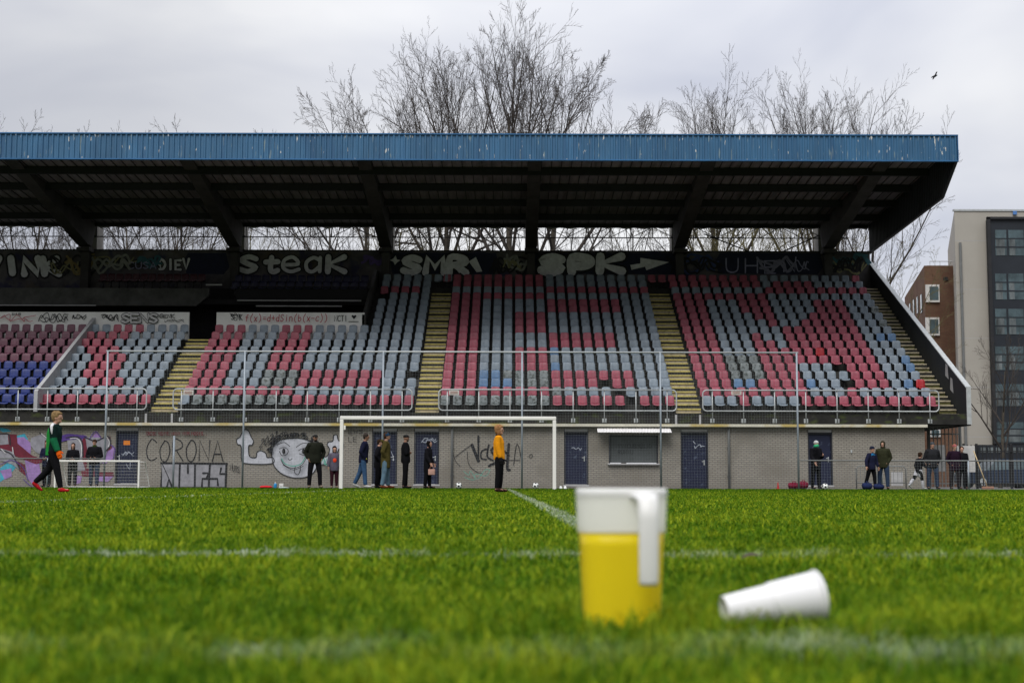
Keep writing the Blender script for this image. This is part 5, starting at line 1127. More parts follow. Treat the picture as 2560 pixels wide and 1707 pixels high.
# bird
x, z = P(2337, 191, 60); o = thing('bird', (x, 60, z), 'small dark bird flying in the sky at upper right', 'bird'); mb = MB()
mb.tube([(x-.16,60,z-.06),(x-.08,60,z-.03),(x,60,z),(x+.08,60,z+.04),(x+.12,60,z+.05)], [.01,.035,.05,.03,.008], 8); 
mb.add([(x-.03,60,z),(x+.05,60,z+.02),(x+.06,59.8,z+.14),(x,59.78,z+.13)], [(0,1,2,3)]); mb.add([(x-.03,60,z),(x+.05,60,z+.02),(x+.0,60.22,z-.08),(x-.05,60.22,z-.08)], [(0,1,2,3)]); obj('bird_body', mb, M['steel_dark'], o)
# ============================================================ people
def remesh(mb, vox, name, mt, sm=2, assign=None):
    me = mb.mesh('tmp', mt); o = bpy.data.objects.new('tmp', me); COL.objects.link(o)
    m = o.modifiers.new('r', 'REMESH'); m.mode = 'VOXEL'; m.voxel_size = vox; m.use_smooth_shade = True
    if sm: s_ = o.modifiers.new('s', 'SMOOTH'); s_.factor = .5; s_.iterations = sm
    dg = bpy.context.evaluated_depsgraph_get(); dg.update(); out_ = bpy.data.meshes.new_from_object(o.evaluated_get(dg)); bpy.data.objects.remove(o); bpy.data.meshes.remove(me)
    out_.name = name; out_.materials.clear()
    for x in (mt if isinstance(mt, list) else [mt]): out_.materials.append(x)
    out_.polygons.foreach_set('use_smooth', [True]*len(out_.polygons)); return out_
def person(px, Y, H, yaw, label, jacket=('j', (.02,.02,.02)), jl=.47, trousers=('t', (.02,.02,.02)), shoes=('s', (.05,.05,.05)), legs=((4,2),(-4,2)), arms=((5,6,10),(-5,6,10)),
           lean=2, wide=1.0, hair=('h', (.05,.03,.02)), hat=None, hood=None, skin='skin', collar=None, sleeve=None, gloves=None, stance=.055, head=(0,0), child=False, extra=None, hairlen=0, beard=False, group='people standing by the pitch', sh=1.0, back_panel=None, gait=0):
    S = H; F = Vector((1,0,0)); L = Vector((0,1,0)); U = Vector((0,0,1)); hs = .156 if child else .132
    ln = R(lean); up = (U*math.cos(ln)+F*math.sin(ln)).normalized(); fw = up.cross(L)*-1; fw = L.cross(up)
    hip = Vector((0,0,.515*S)); hipL = [hip+L*.052*S*wide, hip-L*.052*S*wide]
    thigh, shin = .235*S, .235*S; kn, an, toe = [], [], []
    for i in (0, 1):
        hf, kb = R(legs[i][0]), R(legs[i][1]); s_ = (1 if i == 0 else -1)
        d1 = F*math.sin(hf)-U*math.cos(hf)+L*s_*stance; d1.normalize(); k = hipL[i]+d1*thigh
        d2 = F*math.sin(hf-kb)-U*math.cos(hf-kb)+L*s_*stance*.3; d2.normalize(); a = k+d2*shin; kn.append(k); an.append(a)
        fd = (F*math.cos(hf-kb)*1.0+U*math.sin(hf-kb)*.8+L*s_*.15); 
        if abs(hf-kb) < .35: fd = F+L*s_*.18
        fd.normalize(); toe.append(a+fd*.105*S-U*.012*S)
    zmin = min(min(a.z, t.z) for a, t in zip(an, toe))-.038*S
    chest = hip+up*.23*S; sho_c = hip+up*.295*S; neck = hip+up*.345*S; hd = neck+up*.055*S+F*.012*S+Vector((R(head[0])*.1*S,0,0)); hc = neck+up*(.072*S)+F*.014*S
    shw = .097*S*wide*sh; shd = [sho_c+L*shw, sho_c-L*shw]; el, wr, hn = [], [], []
    for i in (0, 1):
        fa, outa, eb = R(arms[i][0]), R(arms[i][1]), R(arms[i][2]); s_ = (1 if i == 0 else -1)
        d1 = F*math.sin(fa)*math.cos(outa)-U*math.cos(fa)*math.cos(outa)+L*s_*math.sin(outa); e_ = shd[i]+d1*.165*S
        inw = R(arms[i][3]) if len(arms[i]) > 3 else 0
        d2 = (F*math.sin(fa+eb)*math.cos(outa)-U*math.cos(fa+eb)*math.cos(outa))*math.cos(inw)+L*s_*(math.sin(outa*.3)-math.sin(inw)); d2.normalize(); w_ = e_+d2*.14*S; el.append(e_); wr.append(w_); hn.append(d2)
    body = MB(); cl = S
    body.tube([hip-up*.05*S, hip, hip+up*.1*S, chest, sho_c, sho_c+up*.02*S], [(.07*cl*wide,.055*cl),(.088*cl*wide,.062*cl),(.075*cl*wide,.055*cl),(.088*cl*wide,.062*cl),(.085*cl*wide,.05*cl),(.05*cl,.04*cl)], 14, side=L)
    body.tube([sho_c, neck+up*.03*S], [.036*S, .031*S], 10)
    for i in (0,1):
        body.tube([sho_c+(shd[i]-sho_c)*.4, shd[i], el[i], el[i].lerp(wr[i],.4), wr[i]], [.035*S,.034*S,.026*S,.025*S,.017*S], 10)
        body.tube([hipL[i]+up*.02*S, kn[i].lerp(hipL[i],.5), kn[i], an[i].lerp(kn[i],.6), an[i]], [.052*S,.046*S,.034*S,.033*S,.021*S], 10)
        body.tube([an[i]-F*.02*S, an[i].lerp(toe[i],.5)-U*.008*S, toe[i]], [.022*S,.02*S,.014*S], 8)
        # hand: palm, four bent fingers, thumb
        d = hn[i]; pl = d.cross(L); pl = pl.normalized() if pl.length > .1 else F; hl = .095*S; sd = pl
        pc = wr[i]+d*hl*.45; body.tube([wr[i], wr[i]+d*hl*.25, pc], [(.017*S,.011*S),(.024*S,.011*S),(.023*S,.009*S)], 10, side=sd)
        nn = L*(-1 if i == 0 else 1)
        for f_ in range(4):
            b0 = pc+sd*((f_-1.5)*.0115*S); ln_ = hl*(.44,.54,.50,.38)[f_]; d2 = (d+nn*.35).normalized(); d3 = (d+nn*1.0).normalized()
            body.tube([b0-d*.01*S, b0+d*ln_*.35, b0+d*ln_*.35+d2*ln_*.35, b0+d*ln_*.35+d2*ln_*.35+d3*ln_*.3], [.0056*S,.0054*S,.005*S,.004*S], 6)
        t0 = wr[i]+d*hl*.15+sd*.02*S; body.tube([t0, t0+(d*.5+sd*.8)*hl*.25, t0+(d*.9+sd*.9)*hl*.38], [.0075*S,.0065*S,.005*S], 6)
    # head
    hy = R(head[0]); Hm = Matrix.Rotation(hy, 3, 'Z') @ Matrix.Rotation(R(head[1]), 3, 'Y'); hF = Hm @ F; hL = Hm @ L; hU = Hm @ U
    basis = Matrix((hF, hL, hU)).transposed()
    r_ = hs*S*.5; body.ell(hc+hU*r_*.18, (r_*.80, r_*.64, r_*.82), basis); body.ell(hc+hF*r_*.12-hU*r_*.38, (r_*.56, r_*.46, r_*.55), basis)
    body.ell(hc+hF*r_*.78-hU*r_*.12, (r_*.13, r_*.10, r_*.17), basis, u=8, v=6); body.tube([hc+hF*r_*.66+hU*r_*.15, hc+hF*r_*.84-hU*r_*.16], [r_*.07, r_*.11], 6)
    for s_ in (1,-1): body.ell(hc+hL*s_*r_*.62-hU*r_*.05-hF*r_*.05, (r_*.15, r_*.06, r_*.2), basis, u=8, v=6)
    body.ell(hc+hF*r_*.60-hU*r_*.62, (r_*.16,r_*.2,r_*.12), basis, u=8, v=6)
    x = PX(px, 1150, Y); o = thing('person', (x, Y, 0), label, 'person', group, rz=R(yaw)); T = Matrix.Translation((0,0,-zmin))
    def fin(mb, name, mt, vox, sm=2):
        mb.v = [tuple(T @ Vector(v)) for v in mb.v]; me = remesh(mb, vox, name, mt, sm); c = bpy.data.objects.new(name, me); COL.objects.link(c); c.parent = o; return c
    def raw(mb, name, mt, par=None):
        mb.v = [tuple(T @ Vector(v)) for v in mb.v]; c = obj(name, mb, mt, par or o, smooth=True, local=True); return c
    fin(body, 'body', M[skin], .0062*S, 1)
    for s_ in (1,-1):
        e_ = MB(); e_.ell(hc+hF*r_*.70+hL*s_*r_*.27+hU*r_*.06, (r_*.07,r_*.11,r_*.06), basis, u=8, v=6); raw(e_, 'eye', M['eye'])
    e_ = MB(); e_.ell(hc+hF*r_*.66-hU*r_*.42, (r_*.05,r_*.2,r_*.05), basis, u=8, v=6); raw(e_, 'mouth', M['lip'])
    # trousers
    tr_ = MB(); tr_.tube([hip-up*.06*S, hip, hip+up*.06*S], [(.078*S*wide,.064*S),(.096*S*wide,.070*S),(.088*S*wide,.064*S)], 14, side=L)
    for i in (0,1):
        b = .028 if child else .036
        tr_.tube([hipL[i]+up*.03*S, hipL[i], kn[i].lerp(hipL[i],.5), kn[i], an[i].lerp(kn[i],.5), an[i]+U*.012*S-F*.002], [.05*S,.062*S,.055*S,.045*S,.041*S,b*S+.004], 12)
    if trousers: fin(tr_, 'trousers', cloth(*trousers), .012*S/1.7+.004)
    # jacket
    jk = MB(); hem = hip-up*(.52-jl)*S if jl < .515 else hip+up*(jl-.515)*S
    hem = hip+U*(jl-.515)*S
    jk.tube([hem, hip.lerp(hem,.3)+up*.03*S, hip+up*.12*S, chest, sho_c, sho_c+up*.03*S, neck+up*.0*S], [(.106*S*wide,.086*S),(.112*S*wide,.089*S),(.104*S*wide,.082*S),(.108*S*wide,.084*S),(.096*S*wide,.068*S),(.06*S,.048*S),(.040*S,.040*S)], 16, side=L)
    for i in (0,1):
        jk.tube([sho_c+(shd[i]-sho_c)*.35, shd[i], el[i].lerp(shd[i],.5), el[i], el[i].lerp(wr[i],.5), wr[i]-hn[i]*.005*S], [.048*S,.050*S,.047*S,.043*S,.038*S,.029*S], 12)
    if hood == 'down': jk.tube([neck-F*.05*S-up*.02*S+L*.04*S, neck-F*.075*S, neck-F*.05*S-up*.02*S-L*.04*S], [.02*S,.032*S,.02*S], 8)
    jo = fin(jk, 'jacket', cloth(*jacket), .012*S/1.7+.004)
    if hood == 'up':
        hb = MB(); hb.ell(hc-hF*r_*.16+hU*r_*.14, (r_*.98, r_*.84, r_*1.02), basis); hb.tube([neck-up*.02*S-F*.01*S, neck+up*.03*S-F*.02*S], [.05*S,.055*S], 10)
        # open the face side
        hb2 = fin(hb, 'hood', cloth(*jacket), .01*S/1.7+.004)
        c = T @ (hc+hF*r_*1.02-hU*r_*.12); bm = bmesh.new(); bm.from_mesh(hb2.data); bmesh.ops.delete(bm, geom=[f for f in bm.faces if (f.calc_center_median()-c).length < r_*.72], context='FACES'); bm.to_mesh(hb2.data); bm.free()
    # shoes
    for i in (0,1):
        sm_ = MB(); dr_ = (toe[i]-an[i]); sm_.tube([an[i]-dr_*.28-U*.008*S, an[i]-U*.010*S, an[i].lerp(toe[i],.55)-U*.012*S, toe[i]+dr_*.12-U*.006*S], [(.022*S,.024*S),(.028*S,.030*S),(.029*S,.023*S),(.018*S,.014*S)], 10, side=L)
        fin(sm_, 'shoe', cloth(*shoes), .009*S/1.7+.003)
    # hair / hat
    if hair:
        hm = MB(); hm.ell(hc-hF*r_*.15+hU*r_*.34, (r_*.84, r_*.74, r_*.76), basis); hm.ell(hc-hF*r_*.40-hU*r_*.02, (r_*.50, r_*.62, r_*(.62+hairlen)), basis)
        if hairlen > .1:
            for s_ in (1,-1): hm.ell(hc+hL*s_*r_*.52-hF*r_*.02-hU*r_*(.15+hairlen*.5), (r_*.36, r_*.18, r_*(.45+hairlen)), basis)
        rg = random.Random(int(px))
        for _ in range(26):
            a = rg.uniform(0, 6.28); b = rg.uniform(.1, 1.2); v = (hF*math.cos(a)*math.sin(b)*.8+hL*math.sin(a)*math.sin(b)*.72+hU*math.cos(b)*.74); p = hc-hF*r_*.15+hU*r_*.34+v*r_; 
            if (p-hc).dot(hF) < r_*.62: hm.ell(p, (r_*.15,)*3, u=8, v=6)
        if child: hm.ell(hc+hF*r_*.42+hU*r_*.70, (r_*.36, r_*.5, r_*.22), basis)
        fin(hm, 'hair', cloth(*hair), .006*S/1.7+.003, 1)
    if beard: bm_ = MB(); bm_.ell(hc+hF*r_*.34-hU*r_*.62, (r_*.42, r_*.46, r_*.36), basis); fin(bm_, 'beard', cloth('dark_beard', (.03,.02,.015)), .006)
    if hat:
        kind, hk, hcol = hat; ht = MB()
        if kind == 'beanie': ht.ell(hc-hF*r_*.05+hU*r_*.42, (r_*.86, r_*.74, r_*.72), basis); ht.tube([hc+hU*r_*.22-hF*r_*.02, hc+hU*r_*.42-hF*r_*.04], [(r_*.76,r_*.88),(r_*.76,r_*.88)], 16, side=hL)
        else: ht.ell(hc-hF*r_*.05+hU*r_*.46, (r_*.86, r_*.74, r_*.56), basis); ht.tube([hc+hF*r_*.6+hU*r_*.40, hc+hF*r_*1.25+hU*r_*.30], [(r_*.52,r_*.07),(r_*.4,r_*.05)], 10, side=hL)
        fin(ht, 'hat', cloth(hk, hcol), .006, 1)
    if collar: c_ = MB(); c_.tube([sho_c+up*.025*S, neck+up*.022*S], [(.052*S,.046*S),(.046*S,.044*S)], 12, side=L); fin(c_, 'scarf', cloth(*collar), .008)
    if gloves:
        for i in (0,1):
            d = hn[i]; gl = MB(); pl = d.cross(L).normalized(); hl = .1*S; nn = L*(-1 if i == 0 else 1)
            gl.tube([wr[i]-d*.025*S, wr[i], wr[i]+d*hl*.3, wr[i]+d*hl*.55], [(.024*S,.020*S),(.023*S,.018*S),(.032*S,.018*S),(.031*S,.016*S)], 10, side=pl)
            for f_ in range(4):
                b0 = wr[i]+d*hl*.5+pl*((f_-1.5)*.015*S); l_ = hl*(.44,.54,.5,.4)[f_]; d2 = (d+nn*.5).normalized(); gl.tube([b0-d*.01*S, b0+d*l_*.5, b0+d*l_*.5+d2*l_*.5], [.0088*S,.0085*S,.0075*S], 7)
            gl.tube([wr[i]+d*hl*.15+pl*.022*S, wr[i]+d*hl*.35+pl*.045*S, wr[i]+d*hl*.55+pl*.05*S], [.011*S,.010*S,.008*S], 7)
            fin(gl, 'glove', cloth(*gloves), .0055, 1)
    if extra: extra(o, T, dict(S=S, hip=hip, up=up, chest=chest, sho=shd, el=el, wr=wr, an=an, kn=kn, neck=neck, F=F, L=L, U=U, hc=hc, r=r_, raw=raw, fin=fin, hn=hn, wide=wide))
    return o

def ex_green(o, T, g):
    S, L, F, U, up = g['S'], g['L'], g['F'], g['U'], g['up']
    m = MB(); i = 1; a_ = g['sho'][i]; e_ = g['el'][i]; m.tube([g['neck']-L*.030*S-up*.005*S, a_+up*.046*S-L*.004*S, a_-L*.046*S+up*.015*S, a_.lerp(e_,.28)-L*.047*S, a_.lerp(e_,.5)-L*.040*S], [(.018*S,.010*S),(.020*S,.012*S),(.020*S,.012*S),(.014*S,.010*S),(.006*S,.008*S)], 8, side=F); g['fin'](m, 'shoulder_stripe', cloth('white_cloth', (.75,.75,.78)), .007)
    m = MB(); m.tube([g['hip']-U*.045*S-F*.034*S, g['hip']+up*.1*S-F*.036*S, g['chest']-F*.036*S, g['sho'][0].lerp(g['sho'][1],.5)-F*.026*S], [(.09*S,.066*S),(.088*S,.062*S),(.092*S,.064*S),(.08*S,.050*S)], 14, side=L); g['fin'](m, 'green_back_panel', cloth('bright_green', (.02,.24,.045)), .01)
    m = MB(); e, w = g['el'][1], g['wr'][1]; m.tube([g['sho'][1].lerp(e,.75), e, e.lerp(w,.5), w], [.044*S,.045*S,.041*S,.033*S], 12); g['fin'](m, 'green_sleeve', cloth('deep_green', (.010,.13,.055)), .008)
person(134, 28.7, 1.63, -4, 'young goalkeeper in green and black jersey with orange gloves, walking at far left', jacket=('green_jersey', (.006,.020,.018)), jl=.47, trousers=('black_trousers', (.008,.008,.01)), shoes=('red_shoes', (.42,.015,.02)),
       legs=((-20,26),(17,4)), arms=((-14,6,14),(8,5,16)), lean=2, hair=('blond_hair', (.26,.17,.08)), gloves=('orange_gloves', (.85,.13,.01)), child=True, extra=ex_green, wide=.88, group='young goalkeepers', stance=.03)
def ex_orange(o, T, g):
    S = g['S']; m = MB(); m.tube([g['neck']-g['up']*.012*S, g['neck']+g['up']*.012*S], [(.045*S,.045*S)]*2, 12, side=g['L']); g['fin'](m, 'collar', cloth('black_trousers', (.008,.008,.01)), .007)
person(1248, 32.3, 1.50, -8, 'young goalkeeper with red hair in orange jersey standing in front of the goal', jacket=('orange_jersey', (.86,.34,.012)), jl=.49, trousers=('black_trousers', (.008,.008,.01)), shoes=('black_shoes', (.03,.012,.01)),
       legs=((3,5),(-2,3)), arms=((4,4,8),(3,4,12)), lean=-2, hair=('red_hair', (.33,.17,.075)), hairlen=.16, gloves=('black_gloves', (.012,.012,.014)), child=True, extra=ex_orange, wide=.84, group='young goalkeepers', stance=.02)
dark = ('black_cloth_j', (.010,.010,.013)); navy = ('navy_cloth', (.016,.018,.045)); jeans = ('blue_jeans', (.05,.11,.22)); jeansd = ('dark_jeans', (.035,.055,.10)); blackt = ('black_trousers', (.008,.008,.01)); brown = ('dark_brown_hair', (.035,.02,.012)); khaki = ('grey_shoes', (.14,.13,.10))
person(118, 52.8, 1.70, -95, 'adult in dark coat behind the rail, hidden by the walking goalkeeper', jacket=navy, jl=.44, trousers=blackt, shoes=dark, hair=brown, arms=((4,12,70,40),(4,12,70,40)))
person(182, 52.7, 1.62, -80, 'woman with dark hair in black coat behind the small goal', jacket=dark, jl=.40, trousers=blackt, shoes=dark, hair=brown, hairlen=.5, arms=((4,10,80,50),(4,10,80,50)), wide=.95)
person(236, 52.8, 1.76, -90, 'man in dark jacket and jeans left of the tall fence end post', jacket=dark, jl=.48, trousers=jeansd, shoes=dark, hair=None, hat=('beanie','skull_hat',(.05,.03,.02)), skin='skin', collar=('green_scarf',(.05,.09,.02)), arms=((2,16,60,45),(2,16,60,45)), wide=1.08)
person(787, 48.6, 1.83, -72, 'man in dark green jacket and cap standing left of the goal post', jacket=('dark_green_coat', (.018,.020,.014)), jl=.47, trousers=blackt, shoes=khaki, hair=None, hat=('cap','dark_cap',(.02,.02,.02)), skin='skin_dark', beard=True, collar=('grey_scarf',(.09,.09,.085)), arms=((-22,24,44,24),(-20,22,44,24)), legs=((6,4),(2,4)), stance=.14, wide=1.12)
def ex_patch(o, T, g):
    S, L, F, up = g['S'], g['L'], g['F'], g['up']; m = MB(); c = g['hip']+up*.16*S+F*.078*S+L*.0; m.ell(c, (.014*S,.045*S,.055*S)); g['raw'](m, 'orange_patch', paint('orange_patch', (.9,.06,.01)))
    m = MB(); m.tube([g['an'][0].lerp(g['kn'][0],.55)-g['U']*.0, g['an'][0].lerp(g['kn'][0],.78)], .040*S, 10); g['raw'](m, 'red_sock', paint('sock_red', (.5,.02,.03)))
person(836, 48.9, 1.42, -78, 'small child in grey coat with orange patch beside the left goal post', jacket=('mauve_grey_coat', (.12,.11,.15)), jl=.42, trousers=('dark_red_leggings', (.04,.012,.02)), shoes=khaki, hair=('black_hair', (.012,.010,.010)), hairlen=.35, hood='down', arms=((4,14,10),(4,14,10)), child=True, extra=ex_patch, stance=.02, legs=((2,2),(2,2)))
def ex_badge(o, T, g):
    S = g['S']; m = MB(); m.ell(g['hip']+g['U']*.02*S-g['L']*.075*S+g['F']*.055*S, (.022*S,.012*S,.018*S)); g['raw'](m, 'pocket_badge', paint('lime', (.55,.6,.05)))
person(908, 48.8, 1.86, 0, 'man in navy jacket and blue jeans standing mid step facing right', jacket=navy, jl=.46, trousers=jeans, shoes=('white_shoes', (.6,.6,.6)), hair=('greying_hair', (.05,.04,.035)), skin='skin_dark', legs=((-16,8),(8,3)), arms=((-24,12,48,24),(-20,12,46,24)), lean=5, wide=1.05, extra=ex_badge, head=(0,6), stance=.02)
person(946, 49.8, 1.70, 0, 'person in black mostly hidden behind the man in the olive parka', jacket=dark, jl=.42, trousers=blackt, shoes=dark, hair=brown, legs=((3,2),(-3,2)), arms=((-16,16,42,28),(-16,16,42,28)))
person(964, 48.6, 1.89, 4, 'man in long olive parka with blue beanie and brown boots', jacket=('olive_parka', (.085,.070,.022)), jl=.37, trousers=('light_jeans', (.12,.20,.27)), shoes=('brown_boots', (.16,.045,.02)), hair=('brown_hair', (.08,.04,.02)), hat=('beanie','blue_beanie',(.02,.06,.12)), legs=((8,4),(-5,4)), arms=((-24,12,48,24),(-20,10,46,22)), lean=1, wide=1.05, stance=.09, head=(0,-8), hood='down')
person(1014, 48.9, 1.84, 8, 'bearded man in black with cap and folded arms', jacket=dark, jl=.48, trousers=blackt, shoes=dark, hair=None, hat=('cap','dark_cap',(.02,.02,.02)), skin='skin_dark', beard=True, legs=((2,2),(-3,2)), arms=((6,6,95,66),(4,6,90,66)), lean=-1, wide=1.05)
def ex_bag(o, T, g):
    S = g['S']; w_ = g['wr'][1]; m = MB(); c = w_+g['F']*.03*S-g['U']*.14*S; m.bbox(c.x-.07*S, c.x+.07*S, c.y-.03*S, c.y+.03*S, c.z-.10*S, c.z+.02*S, .012); b = g['raw'](m, 'handbag', cloth('pink_leather', (.55,.33,.27)))
    m = MB(); m.tube([c+g['F']*.05*S+g['U']*.02*S, c+g['U']*.14*S, c-g['F']*.05*S+g['U']*.02*S], .006*S, 6); g['raw'](m, 'bag_strap', cloth('pink_leather', (.55,.33,.27)))
person(1070, 48.8, 1.62, -14, 'woman in long black coat holding a pale pink handbag', jacket=dark, jl=.34, trousers=blackt, shoes=dark, hair=('black_hair', (.012,.010,.010)), hairlen=.5, arms=((0,10,30),(4,10,28)), legs=((3,2),(-4,2)), wide=1.05, extra=ex_bag, head=(0,-8))
def ex_cup(o, T, g):
    S = g['S']; w_ = g['wr'][0]; m = MB(); m.tube([g['hc']+g['F']*.10*S-g['U']*.04*S-g['L']*.05*S, g['hc']+g['F']*.13*S-g['U']*.05*S-g['L']*.16*S], [.035*S,.03*S], 10); g['raw'](m, 'green_scarf_end', paint('green_cup', (.02,.40,.18)))
person(2039, 52.7, 1.78, -60, 'person in black coat and white woolly hat in front of the navy door', jacket=dark, jl=.40, trousers=blackt, shoes=dark, hair=None, hat=('beanie','white_beanie',(.55,.57,.58)), arms=((10,8,100,30),(10,8,30)), wide=1.08, extra=ex_cup, stance=.03)
def ex_blue(o, T, g):
    S = g['S']; m = MB(); m.tube([g['chest']-g['up']*.02*S, g['sho'][0].lerp(g['sho'][1],.5), g['neck']-g['up']*.01*S], [(.108*S,.08*S),(.100*S,.068*S),(.05*S,.048*S)], 14, side=g['L']); g['fin'](m, 'blue_yoke', cloth('bright_blue', (.02,.17,.36)), .008)
person(2178, 50.8, 1.50, -60, 'boy in blue and navy jacket with dark beanie, leaning over bags', jacket=navy, jl=.46, trousers=blackt, shoes=dark, hair=None, hat=('beanie','navy_beanie',(.015,.02,.04)), child=True, arms=((0,18,16),(0,28,10)), legs=((6,4),(-14,8)), extra=ex_blue, lean=4, stance=.09)
person(2208, 51.0, 1.72, -110, 'man in dark green hooded coat and jeans behind the boy', jacket=('dark_olive_coat', (.035,.037,.02)), jl=.45, trousers=jeansd, shoes=dark, hair=brown, hood='up', legs=((3,2),(-6,2)), arms=((-16,16,42,28),(-16,16,42,28)), stance=.10, wide=1.05)
def ex_kit(o, T, g):
    S = g['S']; m = MB()
    for i in (0,1): m.tube([g['hip']+g['L']*(.05 if i == 0 else -.05)*S+g['U']*.03*S, g['hip'].lerp(g['kn'][i],.7)], [.066*S,.062*S], 12)
    g['fin'](m, 'white_shorts', cloth('white_kit', (.6,.6,.65)), .01)
    for i in (0,1): m = MB(); m.tube([g['kn'][i].lerp(g['an'][i],.15), g['kn'][i].lerp(g['an'][i],.6), g['an'][i]], [.046*S,.044*S,.034*S], 12); g['fin'](m, 'white_sock', cloth('white_kit', (.6,.6,.65)), .008)
person(2296, 52.8, 1.36, 20, 'child in black top with white shorts and socks running', jacket=dark, jl=.46, trousers=blackt, extra=ex_kit, shoes=('white_shoes', (.6,.6,.6)), hair=brown, child=True, arms=((-20,8,40),(20,8,40)), legs=((-28,14),(14,6)), lean=8, stance=.04)
person(2331, 52.7, 1.74, -90, 'man in dark grey jacket and jeans leaning on the perimeter rail', jacket=('charcoal_coat', (.025,.026,.03)), jl=.46, trousers=jeansd, shoes=dark, hair=None, hat=('beanie','grey_beanie',(.06,.07,.08)), arms=((-16,16,42,28),(-16,16,42,28)), wide=1.12, stance=.09)
person(2386, 52.7, 1.66, -80, 'woman in dark purple coat at the perimeter rail, pink headband', jacket=('plum_coat', (.022,.010,.022)), jl=.42, trousers=('dark_tights', (.03,.025,.03)), shoes=dark, hair=('blond_hair', (.26,.17,.08)), hat=('beanie','pink_hat',(.40,.12,.12)), arms=((-16,16,42,28),(-16,16,42,28)), wide=1.12)
person(2405, 53.6, 1.60, -100, 'person in dark clothing half hidden behind the woman at the rail', jacket=dark, jl=.44, trousers=blackt, shoes=dark, hair=brown)

# ============================================================ jug of beer and stacked cups in the foreground
YJ = 2.36
jx0, jz1 = P(1443, 1222, YJ); jx1, _ = P(1672, 1222, YJ); jr = (jx1-jx0)/2; jx = (jx0+jx1)/2; bx0_, jz0 = P(1450, 1562, YJ); bx1_ = PX(1652, 1562, YJ); rb = (bx1_-bx0_)/2*.985; YC = YJ+jr*.6
jz0 = -.006; zbeer = PZ(1560, 1331, YJ)
M['jug'] = bpy.data.materials.new('frosted_plastic'); mj = M['jug']; mj.use_nodes = True; nt = mj.node_tree; nt.nodes.remove(nt.nodes['Principled BSDF'])
pb = N(nt, 'ShaderNodeBsdfPrincipled'); pb.inputs['Base Color'].default_value = (.90,.90,.86,1); pb.inputs['Roughness'].default_value = .35; pb.inputs['Specular IOR Level'].default_value = .35
tl = N(nt, 'ShaderNodeBsdfTranslucent'); tl.inputs[0].default_value = (.85,.85,.8,1); m0 = N(nt, 'ShaderNodeMixShader'); m0.inputs[0].default_value = .55; nt.links.new(pb.outputs[0], m0.inputs[1]); nt.links.new(tl.outputs[0], m0.inputs[2])
tp = N(nt, 'ShaderNodeBsdfTransparent'); m1_ = N(nt, 'ShaderNodeMixShader'); nt.links.new(tp.outputs[0], m1_.inputs[1]); nt.links.new(m0.outputs[0], m1_.inputs[2]); m1_.inputs[0].default_value = .62
nt.links.new(m1_.outputs[0], nt.nodes['Material Output'].inputs[0])
M['jug_wet'] = mj.copy(); M['jug_wet'].name = 'wetted_plastic'; [n_ for n_ in M['jug_wet'].node_tree.nodes if n_.type == 'MIX_SHADER' and n_.inputs[1].links and n_.inputs[1].links[0].from_node.type == 'BSDF_TRANSPARENT'][0].inputs[0].default_value = .03
M['jug_solid'] = mat('white_translucent_plastic', (.70,.70,.69), .35, .02, 5, spec=.4)
mb_ = bpy.data.materials.new('beer'); mb_.use_nodes = True; nt = mb_.node_tree; pb = nt.nodes['Principled BSDF']; pb.inputs['Base Color'].default_value = (.92,.74,.002,1); pb.inputs['Roughness'].default_value = .3; pb.inputs['Specular IOR Level'].default_value = .2
tl = N(nt, 'ShaderNodeBsdfTranslucent'); tl.inputs[0].default_value = (1,.84,.002,1); m0 = N(nt, 'ShaderNodeMixShader'); m0.inputs[0].default_value = .35; nt.links.new(pb.outputs[0], m0.inputs[1]); nt.links.new(tl.outputs[0], m0.inputs[2]); nt.links.new(m0.outputs[0], nt.nodes['Material Output'].inputs[0]); M['beer'] = mb_
jug = thing('beer_pitcher', (jx, YC, 0), 'frosted plastic pitcher of yellow beer standing in the grass', 'pitcher')
TJ = Matrix.Translation((jx, YC, 0))
def jr_at(z): return rb+(jr-rb)*(z-jz0)/(jz1-jz0)
mb = MB(); zc = jz0; pr = [(rb*.3,zc),(rb*.9,zc),(rb*.985,zc+.006)]+[(jr_at(z), z) for z in np.linspace(zc+.014, zbeer, 8)]
mb.lathe(pr, 48, TJ, sq=3.2); obj('lower_wall', mb, M['jug_wet'], jug, smooth=True)
mb = MB(); zr = jz1-.012; mb.lathe([(jr_at(z), z) for z in np.linspace(zbeer, zr, 6)]+[(jr*1.0, zr+.002),(jr*.995, jz1-.004),(jr*.975, jz1),(jr*.955,jz1-.003)]+[(jr_at(z)-.0022, z) for z in np.linspace(zr, zbeer, 6)], 48, TJ, sq=3.2); obj('upper_wall', mb, M['jug'], jug, smooth=True)
mb = MB(); mb.lathe([(0,zc+.004),(rb*.94,zc+.005)]+[(jr_at(z)-.0026, z) for z in np.linspace(zc+.014, zbeer-.001, 8)]+[(jr_at(zbeer)*.9,zbeer-.0012),(0,zbeer-.0012)], 48, TJ, sq=3.2); obj('beer', mb, M['beer'], jug, smooth=True)
mb = MB(); mb.lathe([(0,zbeer-.001),(jr_at(zbeer)*.9,zbeer-.001),(jr_at(zbeer)-.004,zbeer),(jr_at(zbeer)-.004,zbeer+.004),(jr*.5,zbeer+.006),(0,zbeer+.005)], 40, TJ, sq=3.2); obj('beer_foam', mb, mat('foam', (.85,.83,.70), .9, .05, 60), jug, smooth=True)
